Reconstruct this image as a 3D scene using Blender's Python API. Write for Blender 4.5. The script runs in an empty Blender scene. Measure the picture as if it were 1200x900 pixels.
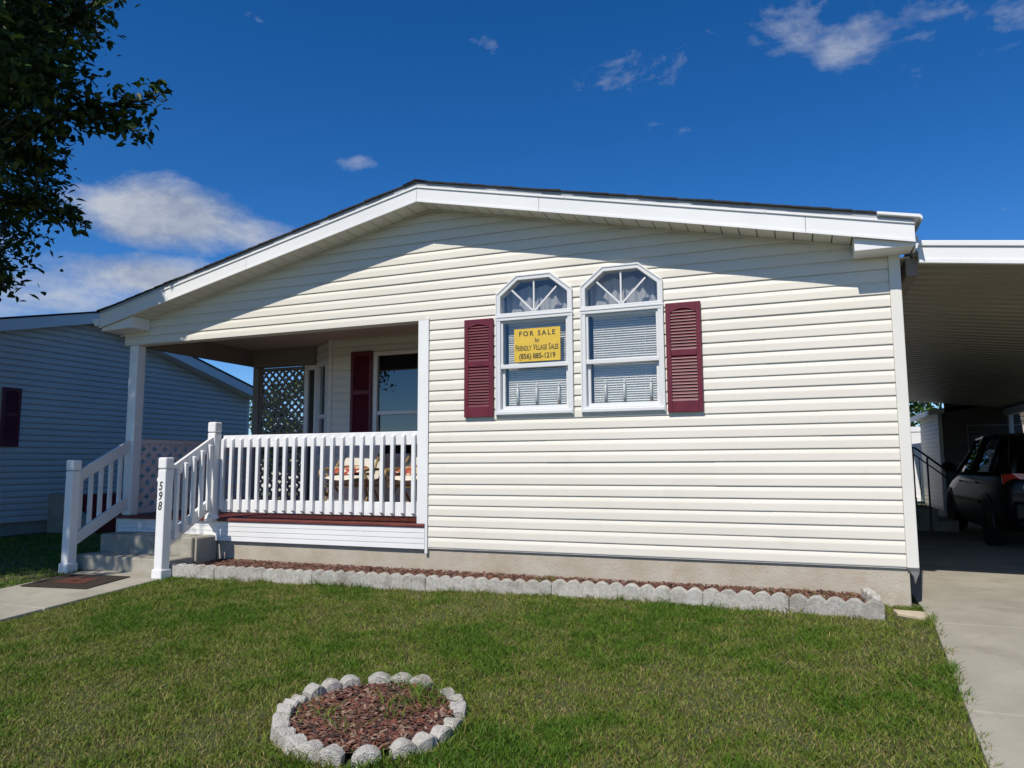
import bpy, math, random
import numpy as np
from mathutils import Vector, Matrix
random.seed(7); rng = np.random.default_rng(7)
S = bpy.context.scene
COL = S.collection
R = math.radians

# ------------------------------------------------------------------ camera, sky, sun, exposure
CAM = Vector((-0.7055, -6.4452, 0.7943))
YAW, PITCH, ROLL, FPX = 0.374571, 0.109037, -0.004740, 860.0
cf = Vector((-math.sin(YAW)*math.cos(PITCH), math.cos(YAW)*math.cos(PITCH), math.sin(PITCH)))
cr = Vector((math.cos(YAW), math.sin(YAW), 0)); cu = cr.cross(cf)
cr2 = math.cos(ROLL)*cr + math.sin(ROLL)*cu; cu2 = -math.sin(ROLL)*cr + math.cos(ROLL)*cu
cd = bpy.data.cameras.new('camera'); cam = bpy.data.objects.new('camera', cd); COL.objects.link(cam)
cd.sensor_width = 36; cd.lens = FPX/1200*36; cd.clip_start = 0.05; cd.clip_end = 2000
m3 = Matrix((cr2, cu2, -cf)).transposed()
cam.matrix_world = Matrix.Translation(CAM) @ m3.to_4x4()
S.camera = cam

SUN_DIR = Vector((-0.089, -0.653, 0.752)).normalized()      # towards the sun
sl = bpy.data.lights.new('sun', 'SUN'); sl.energy = 4.7; sl.angle = R(0.5); sl.color = (1.0, 0.94, 0.855)
so = bpy.data.objects.new('sun', sl); COL.objects.link(so)
so.rotation_euler = SUN_DIR.to_track_quat('Z', 'Y').to_euler(); so.location = (-4, -12, 14)

W = bpy.data.worlds.new('World'); S.world = W; W.use_nodes = True
wn = W.node_tree.nodes; wl = W.node_tree.links
for n in list(wn): wn.remove(n)
wout = wn.new('ShaderNodeOutputWorld'); wbg = wn.new('ShaderNodeBackground'); wbg.inputs[1].default_value = 0.10
sky = wn.new('ShaderNodeTexSky'); sky.sky_type = 'NISHITA'; sky.sun_disc = False
sky.sun_elevation = math.asin(SUN_DIR.z); sky.sun_rotation = math.atan2(SUN_DIR.x, SUN_DIR.y)
sky.altitude = 0; sky.air_density = 0.75; sky.dust_density = 0.05; sky.ozone_density = 4.5
hsv = wn.new('ShaderNodeHueSaturation'); hsv.inputs['Hue'].default_value = .506; hsv.inputs['Saturation'].default_value = 1.30; hsv.inputs['Value'].default_value = 1.30
wl.new(sky.outputs[0], hsv.inputs['Color'])
tc = wn.new('ShaderNodeTexCoord')
def vm(op, a, b=None, out=0):
    n = wn.new('ShaderNodeVectorMath'); n.operation = op
    for i, q in enumerate((a, b)):
        if q is None: continue
        if hasattr(q, 'is_output'): wl.new(q, n.inputs[i])
        else: n.inputs[i].default_value = q
    return n.outputs[out]
def fm(op, a, b=None, c=None, clamp=False):
    n = wn.new('ShaderNodeMath'); n.operation = op; n.use_clamp = clamp
    for i, q in enumerate((a, b, c)):
        if q is None: continue
        if hasattr(q, 'is_output'): wl.new(q, n.inputs[i])
        else: n.inputs[i].default_value = q
    return n.outputs[0]
# clouds: (direction, horizontal radius, vertical radius, amplitude)
CL = [((-0.693, 0.655, 0.300), 0.118, 0.046, 1.9), ((-0.648, 0.703, 0.292), 0.085, 0.034, 1.5), ((-0.730, 0.640, 0.288), 0.07, 0.032, 1.4), ((-0.722, 0.650, 0.226), 0.145, 0.033, 1.7), ((-0.79, 0.58, 0.20), 0.22, 0.065, .95),
      ((-0.519, 0.764, 0.384), 0.03, 0.016, .50), ((-0.688, 0.547, 0.478), 0.07, 0.03, .50), ((0.012, 0.866, 0.499), 0.060, 0.055, .48), ((0.085, 0.873, 0.478), 0.12, 0.055, .55),
      ((0.150, 0.868, 0.482), 0.16, 0.075, .52), ((-0.147, 0.872, 0.467), 0.12, 0.06, .30), ((-0.256, 0.832, 0.492), 0.045, 0.03, .36), ((0.24, 0.85, 0.50), 0.18, 0.07, .52),
      # the same kind of sky goes on all round
      ((0.75, 0.55, 0.30), 0.2, 0.07, .9), ((0.9, -0.3, 0.25), 0.22, 0.07, 1.0), ((0.45, -0.85, 0.28), 0.2, 0.08, .95), ((-0.15, -0.95, 0.25), 0.22, 0.07, 1.0),
      ((-0.6, -0.75, 0.32), 0.2, 0.07, .9), ((-0.95, -0.2, 0.28), 0.22, 0.08, .95), ((0.3, -0.5, 0.8), 0.2, 0.12, .6), ((-0.5, 0.3, 0.8), 0.2, 0.1, .5), ((0.6, 0.2, 0.75), 0.2, 0.1, .6)]
def cloud_noise(vec):
    nz = wn.new('ShaderNodeTexNoise'); nz.inputs['Scale'].default_value = 8; nz.inputs['Detail'].default_value = 10; nz.inputs['Roughness'].default_value = 0.62; nz.inputs['Distortion'].default_value = 0.25
    wl.new(vm('MULTIPLY', vec, (1, 1, 1.9)), nz.inputs['Vector'])
    return nz.outputs[0]
def cloud_blobs(vec):
    acc = None
    for c, rh, rv, amp in CL:
        c = Vector(c).normalized()
        d = vm('SUBTRACT', vec, tuple(c))
        d = vm('MULTIPLY', d, (1/rh, 1/rh, 1/rv))
        ln = vm('LENGTH', d, out=1)
        b = fm('MULTIPLY', fm('SUBTRACT', 1.25, ln, clamp=True), amp)
        acc = b if acc is None else fm('MAXIMUM', acc, b)
    return acc
n0 = cloud_noise(tc.outputs['Generated']); n1 = cloud_noise(vm('ADD', tc.outputs['Generated'], (-0.004, -0.01, 0.028)))
t0 = fm('ADD', fm('MULTIPLY_ADD', n0, 3.0, -1.86), cloud_blobs(tc.outputs['Generated']))
d0 = fm('SMOOTHSTEP', 0, 1, t0) if False else fm('MULTIPLY', fm('ADD', t0, -0.12), 1.0, clamp=True)
shade = fm('MULTIPLY_ADD', fm('SUBTRACT', n0, n1), 2.6, 0.66, clamp=True)
ccol = wn.new('ShaderNodeMix'); ccol.data_type = 'RGBA'; wl.new(shade, ccol.inputs[0])
ccol.inputs[6].default_value = (2.0, 2.5, 3.7, 1); ccol.inputs[7].default_value = (5.6, 5.9, 6.4, 1)
mixc = wn.new('ShaderNodeMix'); mixc.data_type = 'RGBA'
wl.new(fm('MULTIPLY', d0, 0.86), mixc.inputs[0]); wl.new(hsv.outputs[0], mixc.inputs[6]); wl.new(ccol.outputs[2], mixc.inputs[7])
wl.new(mixc.outputs[2], wbg.inputs[0]); wl.new(wbg.outputs[0], wout.inputs[0])

S.view_settings.view_transform = 'Standard'; S.view_settings.look = 'None'
S.view_settings.exposure = 0.0; S.view_settings.gamma = 1.0; S.view_settings.use_curve_mapping = False

# ------------------------------------------------------------------ materials
MATS = {}
def mat(name, col, rough=0.6, var=0.0, vscale=6, bump=0.0, bscale=40, col2=None, spec=0.5, metal=0.0, coat=0.0, detail=5, stretch=(1, 1, 1), vcol=False, trans=0.0, stain=None, objvar=0.0):
    if name in MATS: return MATS[name]
    m = bpy.data.materials.new(name); m.use_nodes = True; nt = m.node_tree; N = nt.nodes; Lk = nt.links
    b = N['Principled BSDF']; b.inputs['Roughness'].default_value = rough; b.inputs['Metallic'].default_value = metal
    b.inputs['Specular IOR Level'].default_value = spec; b.inputs['Coat Weight'].default_value = coat
    b.inputs['Base Color'].default_value = (*col, 1)
    co = N.new('ShaderNodeTexCoord'); geo = N.new('ShaderNodeNewGeometry')
    mp = N.new('ShaderNodeMapping'); mp.inputs['Scale'].default_value = stretch; Lk.new(geo.outputs['Position'], mp.inputs['Vector'])
    if var > 0 or col2:
        nz = N.new('ShaderNodeTexNoise'); nz.inputs['Scale'].default_value = vscale; nz.inputs['Detail'].default_value = detail; nz.inputs['Roughness'].default_value = .6
        Lk.new(mp.outputs[0], nz.inputs['Vector'])
        mx = N.new('ShaderNodeMix'); mx.data_type = 'RGBA'
        rp = N.new('ShaderNodeMapRange'); rp.inputs[1].default_value = .3; rp.inputs[2].default_value = .7
        Lk.new(nz.outputs[0], rp.inputs[0]); Lk.new(rp.outputs[0], mx.inputs[0])
        if vcol:
            at = N.new('ShaderNodeAttribute'); at.attribute_name = 'col'
            Lk.new(at.outputs['Color'], mx.inputs[6])
        c2 = col2 if col2 else tuple(min(1, c*(1+var)) for c in col)
        c1 = col if col2 else tuple(c*(1-var) for c in col)
        mx.inputs[6].default_value = (*c1, 1); mx.inputs[7].default_value = (*c2, 1)
        Lk.new(mx.outputs[2], b.inputs['Base Color'])
    elif vcol:
        at = N.new('ShaderNodeAttribute'); at.attribute_name = 'col'; Lk.new(at.outputs['Color'], b.inputs['Base Color'])
    if stain:                                   # (colour, scale, low, high, amount): weathering with its own shape
        sc_, ss, lo, hi, am = stain
        n2 = N.new('ShaderNodeTexNoise'); n2.inputs['Scale'].default_value = ss; n2.inputs['Detail'].default_value = 8; n2.inputs['Roughness'].default_value = .65; n2.inputs['Distortion'].default_value = .4
        Lk.new(geo.outputs['Position'], n2.inputs['Vector'])
        r2 = N.new('ShaderNodeMapRange'); r2.inputs[1].default_value = lo; r2.inputs[2].default_value = hi; r2.inputs[4].default_value = am; Lk.new(n2.outputs[0], r2.inputs[0])
        m2 = N.new('ShaderNodeMix'); m2.data_type = 'RGBA'; m2.inputs[7].default_value = (*sc_, 1); Lk.new(r2.outputs[0], m2.inputs[0])
        src = b.inputs['Base Color'].links[0].from_socket if b.inputs['Base Color'].is_linked else None
        if src: Lk.new(src, m2.inputs[6])
        else: m2.inputs[6].default_value = (*col, 1)
        Lk.new(m2.outputs[2], b.inputs['Base Color'])
    if objvar > 0:                              # every piece a little lighter or darker than its neighbour
        oi = N.new('ShaderNodeObjectInfo'); r3 = N.new('ShaderNodeMapRange'); r3.inputs[3].default_value = 1-objvar; r3.inputs[4].default_value = 1+objvar; Lk.new(oi.outputs['Random'], r3.inputs[0])
        m4 = N.new('ShaderNodeVectorMath'); m4.operation = 'SCALE'; Lk.new(r3.outputs[0], m4.inputs['Scale'])
        if b.inputs['Base Color'].is_linked: Lk.new(b.inputs['Base Color'].links[0].from_socket, m4.inputs[0])
        else: m4.inputs[0].default_value = col
        Lk.new(m4.outputs[0], b.inputs['Base Color'])
    if trans > 0:
        out = N['Material Output']; tr = N.new('ShaderNodeBsdfTranslucent'); ms = N.new('ShaderNodeMixShader'); ms.inputs[0].default_value = trans
        if vcol:
            Lk.new(at.outputs['Color'], tr.inputs[0])
        else: tr.inputs[0].default_value = (*col, 1)
        Lk.new(b.outputs[0], ms.inputs[1]); Lk.new(tr.outputs[0], ms.inputs[2]); Lk.new(ms.outputs[0], out.inputs[0])
    if bump > 0:
        nb = N.new('ShaderNodeTexNoise'); nb.inputs['Scale'].default_value = bscale; nb.inputs['Detail'].default_value = 6
        Lk.new(mp.outputs[0], nb.inputs['Vector'])
        bp = N.new('ShaderNodeBump'); bp.inputs['Strength'].default_value = bump; bp.inputs['Distance'].default_value = 0.02
        Lk.new(nb.outputs[0], bp.inputs['Height']); Lk.new(bp.outputs[0], b.inputs['Normal'])
    MATS[name] = m; return m
M_vinyl = mat('cream_vinyl', (.655, .62, .53), .55, col2=(.725, .69, .60), vscale=.9, objvar=.02, stain=((.50, .46, .36), 3.2, .58, .78, .28), bump=.05, bscale=2.2, stretch=(.5, 1, 1.6), spec=.35)
M_vinylcorner = mat('cream_vinyl_trim', (.69, .67, .60), .5, .04, 2, spec=.35)
M_white = mat('white_aluminium', (.74, .74, .72), .45, .05, 1.3, bump=.04, bscale=3, spec=.4)
M_whitepvc = mat('white_vinyl_rail', (.76, .755, .735), .42, .05, 3, bump=.02, bscale=12, spec=.4)
M_winframe = mat('window_vinyl', (.655, .66, .65), .45, .03, 3, spec=.4)
M_soffit = mat('soffit_vinyl', (.66, .63, .55), .6, .06, 2)
M_burg = mat('burgundy_plastic', (.122, .013, .024), .42, .18, 9, bump=.04, bscale=60, spec=.4)
M_shingle = mat('asphalt_shingle', (.035, .033, .032), .95, .5, 30, bump=.6, bscale=200)
M_conc = mat('foundation_concrete', (.35, .30, .22), .9, col2=(.47, .425, .345), vscale=2.6, bump=.25, bscale=45, detail=9, stain=((.33, .22, .12), 2.2, .55, .75, .6))
M_step = mat('step_concrete', (.30, .28, .225), .92, col2=(.40, .375, .31), vscale=7, bump=.35, bscale=90, detail=10, stain=((.16, .14, .10), 3.5, .5, .72, .6))
M_slab = mat('slab_concrete', (.285, .262, .205), .92, col2=(.395, .365, .29), vscale=1.9, bump=.3, bscale=120, detail=12, stain=((.15, .13, .10), 2.6, .52, .75, .55))
M_edge = mat('edging_concrete', (.40, .375, .325), .95, col2=(.60, .57, .505), vscale=38, bump=.8, bscale=150, detail=8, objvar=.10, stain=((.20, .17, .12), 5.5, .50, .72, .75))
M_mulch = mat('mulch', (.07, .034, .022), .95, col2=(.13, .066, .042), vscale=45, bump=.8, bscale=80)
M_deck = mat('red_deck_paint', (.125, .026, .018), .55, .3, 14, bump=.1, bscale=60, stretch=(.3, 1, 1))
M_soil = mat('lawn_soil', (.040, .062, .014), .98, col2=(.075, .080, .026), vscale=3.2, bump=.9, bscale=60, detail=10)
M_grass = mat('grass_blades', (.08, .12, .02), .6, vcol=True, trans=.3, spec=.25)
M_leaf = mat('leaf', (.05, .08, .015), .5, vcol=True, trans=.2, spec=.3)
M_bark = mat('bark', (.09, .07, .05), .95, .4, 20, bump=.9, bscale=30, stretch=(1, 1, .25))
M_chip = mat('wood_chip', (.2, .07, .04), .9, vcol=True)
M_blind = mat('blind_vinyl', (.86, .85, .79), .5, trans=.12)
M_curtain = mat('lace_curtain', (.62, .63, .64), .9, trans=.4, bump=.3, bscale=90)
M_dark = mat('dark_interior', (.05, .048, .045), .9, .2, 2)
M_interior = mat('interior_wall', (.32, .30, .27), .9, .08, 2)
M_sign = mat('sign_yellow', (.66, .44, .045), .5, .06, 12)
M_ink = mat('sign_ink', (.03, .03, .025), .6)
M_black = mat('black_metal', (.012, .011, .011), .5)
M_brown = mat('rail_metal', (.035, .012, .012), .5)
M_brass = mat('candle_brass', (.25, .16, .06), .4, metal=.7)
M_candle = mat('candle_sleeve', (.7, .68, .6), .5)
M_mat1 = mat('doormat', (.045, .030, .018), .98, .5, 90, bump=.9, bscale=200)
M_mat2 = mat('doormat_red', (.13, .038, .016), .98, .4, 90, bump=.9, bscale=200)
M_gutter = mat('gutter_white', (.72, .74, .74), .4, .06, 4)
M_pan = mat('carport_pan', (.30, .275, .215), .45, .10, 1.5)
M_blue = mat('blue_grey_vinyl', (.58, .55, .51), .55, .05, .9, bump=.05, bscale=2.2)
M_bluewhite = mat('neighbour_trim', (.66, .67, .68), .5, .05, 2)
M_redcarpet = mat('red_step_carpet', (.22, .02, .02), .95, .2, 20)
M_cushion = mat('cream_cushion', (.66, .62, .53), .9, .05, 8, bump=.2, bscale=70)
M_gold = mat('tan_metal', (.34, .235, .10), .45, .15, 20, metal=.2)
M_fence = mat('white_vinyl_fence', (.80, .81, .82), .5, .03, 2)
M_carpaint = mat('black_car_paint', (.004, .004, .005), .35, spec=.22, coat=.12)
M_tyre = mat('tyre', (.015, .015, .015), .85, .2, 30)
M_rim = mat('rim', (.30, .30, .31), .35, metal=.8)
M_tail = mat('tail_lens', (.60, .03, .012), .15, coat=.8)
M_tailw = mat('tail_lens_clear', (.45, .42, .38), .15, coat=.8)
M_chrome = mat('chrome', (.6, .6, .62), .2, metal=1)
M_mirror = mat('mirror_glass', (.7, .75, .8), .03, metal=1)
M_road = mat('asphalt', (.05, .05, .052), .92, .25, 25, bump=.5, bscale=160)
M_paver = mat('tan_paver', (.50, .42, .30), .92, .10, 18, bump=.3, bscale=120)
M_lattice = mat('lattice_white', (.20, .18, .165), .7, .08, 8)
M_latticep = mat('lattice_pinkish', (.72, .62, .59), .7, .06, 8)
M_shed = mat('shaded_shed_brown', (.10, .088, .07), .7, .1, 4)  # brown shed front, darkened to stand for the carport's shade
M_rakeshade = mat('grey_rake_shade', (.36, .375, .38), .5, .15, 6)
M_foil = mat('flashing', (.45, .45, .46), .35, metal=.8)
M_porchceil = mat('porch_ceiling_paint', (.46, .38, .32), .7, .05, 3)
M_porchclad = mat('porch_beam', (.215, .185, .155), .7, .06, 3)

def floral():
    m = bpy.data.materials.new('floral_fabric'); m.use_nodes = True; N = m.node_tree.nodes; Lk = m.node_tree.links; b = N['Principled BSDF']
    v = N.new('ShaderNodeTexVoronoi'); v.inputs['Scale'].default_value = 22; g = N.new('ShaderNodeNewGeometry'); Lk.new(g.outputs['Position'], v.inputs['Vector'])
    s = N.new('ShaderNodeSeparateColor'); Lk.new(v.outputs['Color'], s.inputs[0])
    r = N.new('ShaderNodeValToRGB'); r.color_ramp.interpolation = 'CONSTANT'; e = r.color_ramp.elements
    e[0].position = 0; e[0].color = (.30, .045, .03, 1); e[1].position = .3; e[1].color = (.50, .40, .22, 1)
    for p_, c_ in ((.5, (.06, .07, .03, 1)), (.68, (.62, .55, .42, 1)), (.84, (.36, .10, .05, 1))):
        q = e.new(p_); q.color = c_
    Lk.new(s.outputs[0], r.inputs[0]); Lk.new(r.outputs[0], b.inputs['Base Color']); b.inputs['Roughness'].default_value = .9
    return m
M_floral = floral()
def glass(name, tint=(.9, .93, .95), refl=1.0, rough=.0):
    m = bpy.data.materials.new(name); m.use_nodes = True; N = m.node_tree.nodes; Lk = m.node_tree.links
    N.remove(N['Principled BSDF']); out = N['Material Output']
    tr = N.new('ShaderNodeBsdfTransparent'); tr.inputs[0].default_value = (*tint, 1)
    gl = N.new('ShaderNodeBsdfGlossy'); gl.inputs['Roughness'].default_value = rough
    lw = N.new('ShaderNodeLayerWeight'); p5 = N.new('ShaderNodeMath'); p5.operation = 'POWER'; p5.inputs[1].default_value = 5; Lk.new(lw.outputs['Facing'], p5.inputs[0])
    fr = N.new('ShaderNodeMath'); fr.operation = 'MULTIPLY_ADD'; fr.inputs[1].default_value = .95; fr.inputs[2].default_value = .043; Lk.new(p5.outputs[0], fr.inputs[0])
    ml = N.new('ShaderNodeMath'); ml.operation = 'MULTIPLY'; ml.inputs[1].default_value = refl; ml.use_clamp = True; Lk.new(fr.outputs[0], ml.inputs[0])
    nb = N.new('ShaderNodeTexNoise'); nb.inputs['Scale'].default_value = 1.6; bp = N.new('ShaderNodeBump'); bp.inputs['Strength'].default_value = .05
    g = N.new('ShaderNodeNewGeometry'); Lk.new(g.outputs['Position'], nb.inputs['Vector']); Lk.new(nb.outputs[0], bp.inputs['Height']); Lk.new(bp.outputs[0], gl.inputs['Normal'])
    mx = N.new('ShaderNodeMixShader'); Lk.new(ml.outputs[0], mx.inputs[0]); Lk.new(tr.outputs[0], mx.inputs[1]); Lk.new(gl.outputs[0], mx.inputs[2]); Lk.new(mx.outputs[0], out.inputs[0])
    return m
M_glass = glass('window_glass', (.965, .97, .97), 1.4)
M_glassdark = glass('dark_glass', (.5, .54, .54), 2.6)
M_carglass = glass('car_glass', (.06, .07, .07), .55)

# ------------------------------------------------------------------ mesh helpers
class MB:
    def __init__(s): s.v = []; s.f = []
    def add(s, vs, fs):
        o = len(s.v); s.v += [tuple(q) for q in vs]; s.f += [tuple(i+o for i in q) for q in fs]; return s
    def box(s, x0, x1, y0, y1, z0, z1):
        return s.add([(x0,y0,z0),(x1,y0,z0),(x1,y1,z0),(x0,y1,z0),(x0,y0,z1),(x1,y0,z1),(x1,y1,z1),(x0,y1,z1)],
                     [(0,3,2,1),(4,5,6,7),(0,1,5,4),(1,2,6,5),(2,3,7,6),(3,0,4,7)])
    def prism(s, pts, d):            # closed polygon pts (3D), extruded by vector d
        n = len(pts); d = Vector(d); P = [Vector(q) for q in pts]
        return s.add(P + [q+d for q in P], [tuple(range(n))[::-1], tuple(range(n, 2*n))] + [(i, (i+1) % n, n+(i+1) % n, n+i) for i in range(n)])
    def ring(s, outer, inner, d):    # polygon ring extruded by d
        n = len(outer); d = Vector(d); A = [Vector(q) for q in outer]; Bq = [Vector(q) for q in inner]
        V = A + Bq + [q+d for q in A] + [q+d for q in Bq]; F = []
        for i in range(n):
            j = (i+1) % n
            F += [(i, j, n+j, n+i), (2*n+i, 3*n+i, 3*n+j, 2*n+j), (i, 2*n+i, 2*n+j, j), (n+i, n+j, 3*n+j, 3*n+i)]
        return s.add(V, F)
    def tube(s, path, rad, n=8, cap=True):
        P = [Vector(q) for q in path]; rad = rad if hasattr(rad, '__len__') else [rad]*len(P); V = []; F = []
        up = Vector((0.13, .31, .94))
        for i, q in enumerate(P):
            t = (P[min(i+1, len(P)-1)] - P[max(i-1, 0)]).normalized()
            a = t.cross(up); a = a.normalized() if a.length > 1e-4 else Vector((1, 0, 0)); b = t.cross(a)
            for k in range(n):
                an = 2*math.pi*k/n; V.append(q + (a*math.cos(an) + b*math.sin(an))*rad[i])
        for i in range(len(P)-1):
            for k in range(n): F.append((i*n+k, i*n+(k+1) % n, (i+1)*n+(k+1) % n, (i+1)*n+k))
        if cap: F += [tuple(range(n))[::-1], tuple(range((len(P)-1)*n, len(P)*n))]
        return s.add(V, F)
    def lathe(s, prof, c=(0, 0, 0), n=14):
        V = []; F = []
        for r_, z_ in prof:
            for k in range(n):
                an = 2*math.pi*k/n; V.append((c[0]+r_*math.cos(an), c[1]+r_*math.sin(an), c[2]+z_))
        for i in range(len(prof)-1):
            for k in range(n): F.append((i*n+k, i*n+(k+1) % n, (i+1)*n+(k+1) % n, (i+1)*n+k))
        F += [tuple(range(n))[::-1], tuple(range((len(prof)-1)*n, len(prof)*n))]
        return s.add(V, F)
def mesh_of(mb, name, off=(0, 0, 0), m=None, smooth=False):
    me = bpy.data.meshes.new(name); o = Vector(off)
    me.from_pydata([tuple(Vector(v)-o) for v in mb.v], [], mb.f); me.update()
    if m: me.materials.append(m)
    if smooth:
        for p_ in me.polygons: p_.use_smooth = True
    return me
ROOT = {}
def root_of(o):
    while o.parent: o = o.parent
    return o
def thing(name, label, cat, loc=(0, 0, 0), group=None, rz=0):
    o = bpy.data.objects.new(name, None); COL.objects.link(o); o.location = loc; o.rotation_euler = (0, 0, rz); o.empty_display_size = .2
    o['label'] = label; o['category'] = cat
    if group: o['group'] = group
    return o
def part(name, mb, m, parent, bevel=0, smooth=False, local=False, seg=2, label=None):
    """a part in world coordinates (local=False) or in the root's own coordinates"""
    off = (0, 0, 0) if local else root_of(parent).location
    me = mesh_of(mb, name, off, m, smooth)
    o = bpy.data.objects.new(name, me); COL.objects.link(o); o.parent = parent
    if bevel: bev(o, bevel, seg)
    if label: o['label'] = label
    return o
def bev(o, w, seg=2):
    b = o.modifiers.new('bevel', 'BEVEL'); b.width = w; b.segments = seg; b.limit_method = 'ANGLE'; b.angle_limit = R(40)
def share(name, me, parent, loc, rz=0, rot=None, bevel=0, local=False):
    o = bpy.data.objects.new(name, me); COL.objects.link(o); o.parent = parent
    o.location = Vector(loc) - (Vector((0, 0, 0)) if local else root_of(parent).location)
    o.rotation_euler = rot if rot else (0, 0, rz)
    if bevel: bev(o, bevel)
    return o
def single(name, mb, m, label, cat, loc=(0, 0, 0), group=None, bevel=0, smooth=False, rz=0, local=False):
    me = mesh_of(mb, name, (0, 0, 0) if local else loc, m, smooth)
    o = bpy.data.objects.new(name, me); COL.objects.link(o); o.location = loc; o.rotation_euler = (0, 0, rz)
    o['label'] = label; o['category'] = cat
    if group: o['group'] = group
    if bevel: bev(o, bevel)
    return o
def structure(name, mb, m, label=None, smooth=False, bevel=0):
    o = bpy.data.objects.new(name, mesh_of(mb, name, (0, 0, 0), m, smooth)); COL.objects.link(o); o['kind'] = 'structure'
    if label: o['label'] = label
    if bevel: bev(o, bevel)
    return o
def tri_mesh(name, V, F, cols, m, parent=None, kind=None):
    """V (n,3), F (k,3) numpy, cols (n,4) per vertex"""
    me = bpy.data.meshes.new(name); V = np.asarray(V, np.float32); F = np.asarray(F, np.int32)
    me.vertices.add(len(V)); me.vertices.foreach_set('co', V.ravel()); me.loops.add(F.size); me.loops.foreach_set('vertex_index', F.ravel())
    me.polygons.add(len(F)); me.polygons.foreach_set('loop_start', np.arange(0, F.size, 3, dtype=np.int32)); me.polygons.foreach_set('loop_total', np.full(len(F), 3, np.int32))
    me.update(calc_edges=True)
    if cols is not None:
        a = me.color_attributes.new('col', 'FLOAT_COLOR', 'POINT'); a.data.foreach_set('color', np.asarray(cols, np.float32).ravel())
    me.materials.append(m)
    o = bpy.data.objects.new(name, me); COL.objects.link(o)
    if parent: o.parent = parent
    if kind: o['kind'] = kind
    return o

# ------------------------------------------------------------------ ground
def gz(x, y):
    if y > -0.6: z = -0.305
    elif y > -8.2: z = -0.305 + 0.06*(y+0.6)
    else: z = -0.305 - 0.06*7.6
    return z + 0.012*math.sin(x*1.7+y*.9)*math.sin(y*1.3-x*.6)
def gza(x, y):
    z = np.where(y > -.6, -.305, np.where(y > -8.2, -.305+.06*(y+.6), -.305-.456))
    return z + .012*np.sin(x*1.7+y*.9)*np.sin(y*1.3-x*.6)
xs = [-600, -200, -80, -40, -25] + [-18+i*.4 for i in range(61)] + [8, 12, 20, 40, 80, 200, 600]
ys = [-600, -200, -80, -30, -18, -12] + [-9+i*.35 for i in range(48)] + [9, 12, 18, 30, 60, 120, 300, 600]
g = MB(); nx = len(xs)
g.v = [(x, y, gz(x, y) - .006) for y in ys for x in xs]
g.f = [(j*nx+i, j*nx+i+1, (j+1)*nx+i+1, (j+1)*nx+i) for j in range(len(ys)-1) for i in range(nx-1)]
structure('ground', g, M_soil, 'green lawn soil under the grass', smooth=True)
def slab_strip(name, left, right, ylist, th, lift, m, label, bevel=.008):
    """concrete strip following the ground; left(y), right(y) give its edges; one slab per ylist interval"""
    for y0, y1 in zip(ylist[:-1], ylist[1:]):
        a, b_ = y0+.006, y1-.006
        zz = lambda y: (-.305 if y > -.6 else -.305+.06*(max(y, -8.2)+.6)) + lift
        mb = MB().add([(left(a), a, zz(a)-th), (right(a), a, zz(a)-th), (right(b_), b_, zz(b_)-th), (left(b_), b_, zz(b_)-th),
                       (left(a), a, zz(a)), (right(a), a, zz(a)), (right(b_), b_, zz(b_)), (left(b_), b_, zz(b_))],
                      [(0,3,2,1),(4,5,6,7),(0,1,5,4),(1,2,6,5),(2,3,7,6),(3,0,4,7)])
        structure(name, mb, m, label, bevel=bevel)
DRL = lambda y: .115 + .062*y if y < 0 else .115
slab_strip('driveway', DRL, lambda y: 3.7, [-8.2, -5.3, -2.24, -.6], .25, .016, M_slab, 'pale concrete driveway slab beside the lawn')
slab_strip('driveway', DRL, lambda y: 3.7, [-.6, 3.2, 7.0, 13.0], .25, .016, M_slab, 'concrete driveway slab running under the carport')
slab_strip('path', lambda y: -7.80, lambda y: -6.62, [-8.2, -6.0, -3.9, -2.05, -.655], .2, .018, M_slab, 'concrete front path slab leading to the steps')
structure('road', MB().box(-200, 200, -15.5, -8.6, -1.0, -.74), M_road, 'asphalt street in front of the lawn')

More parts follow.
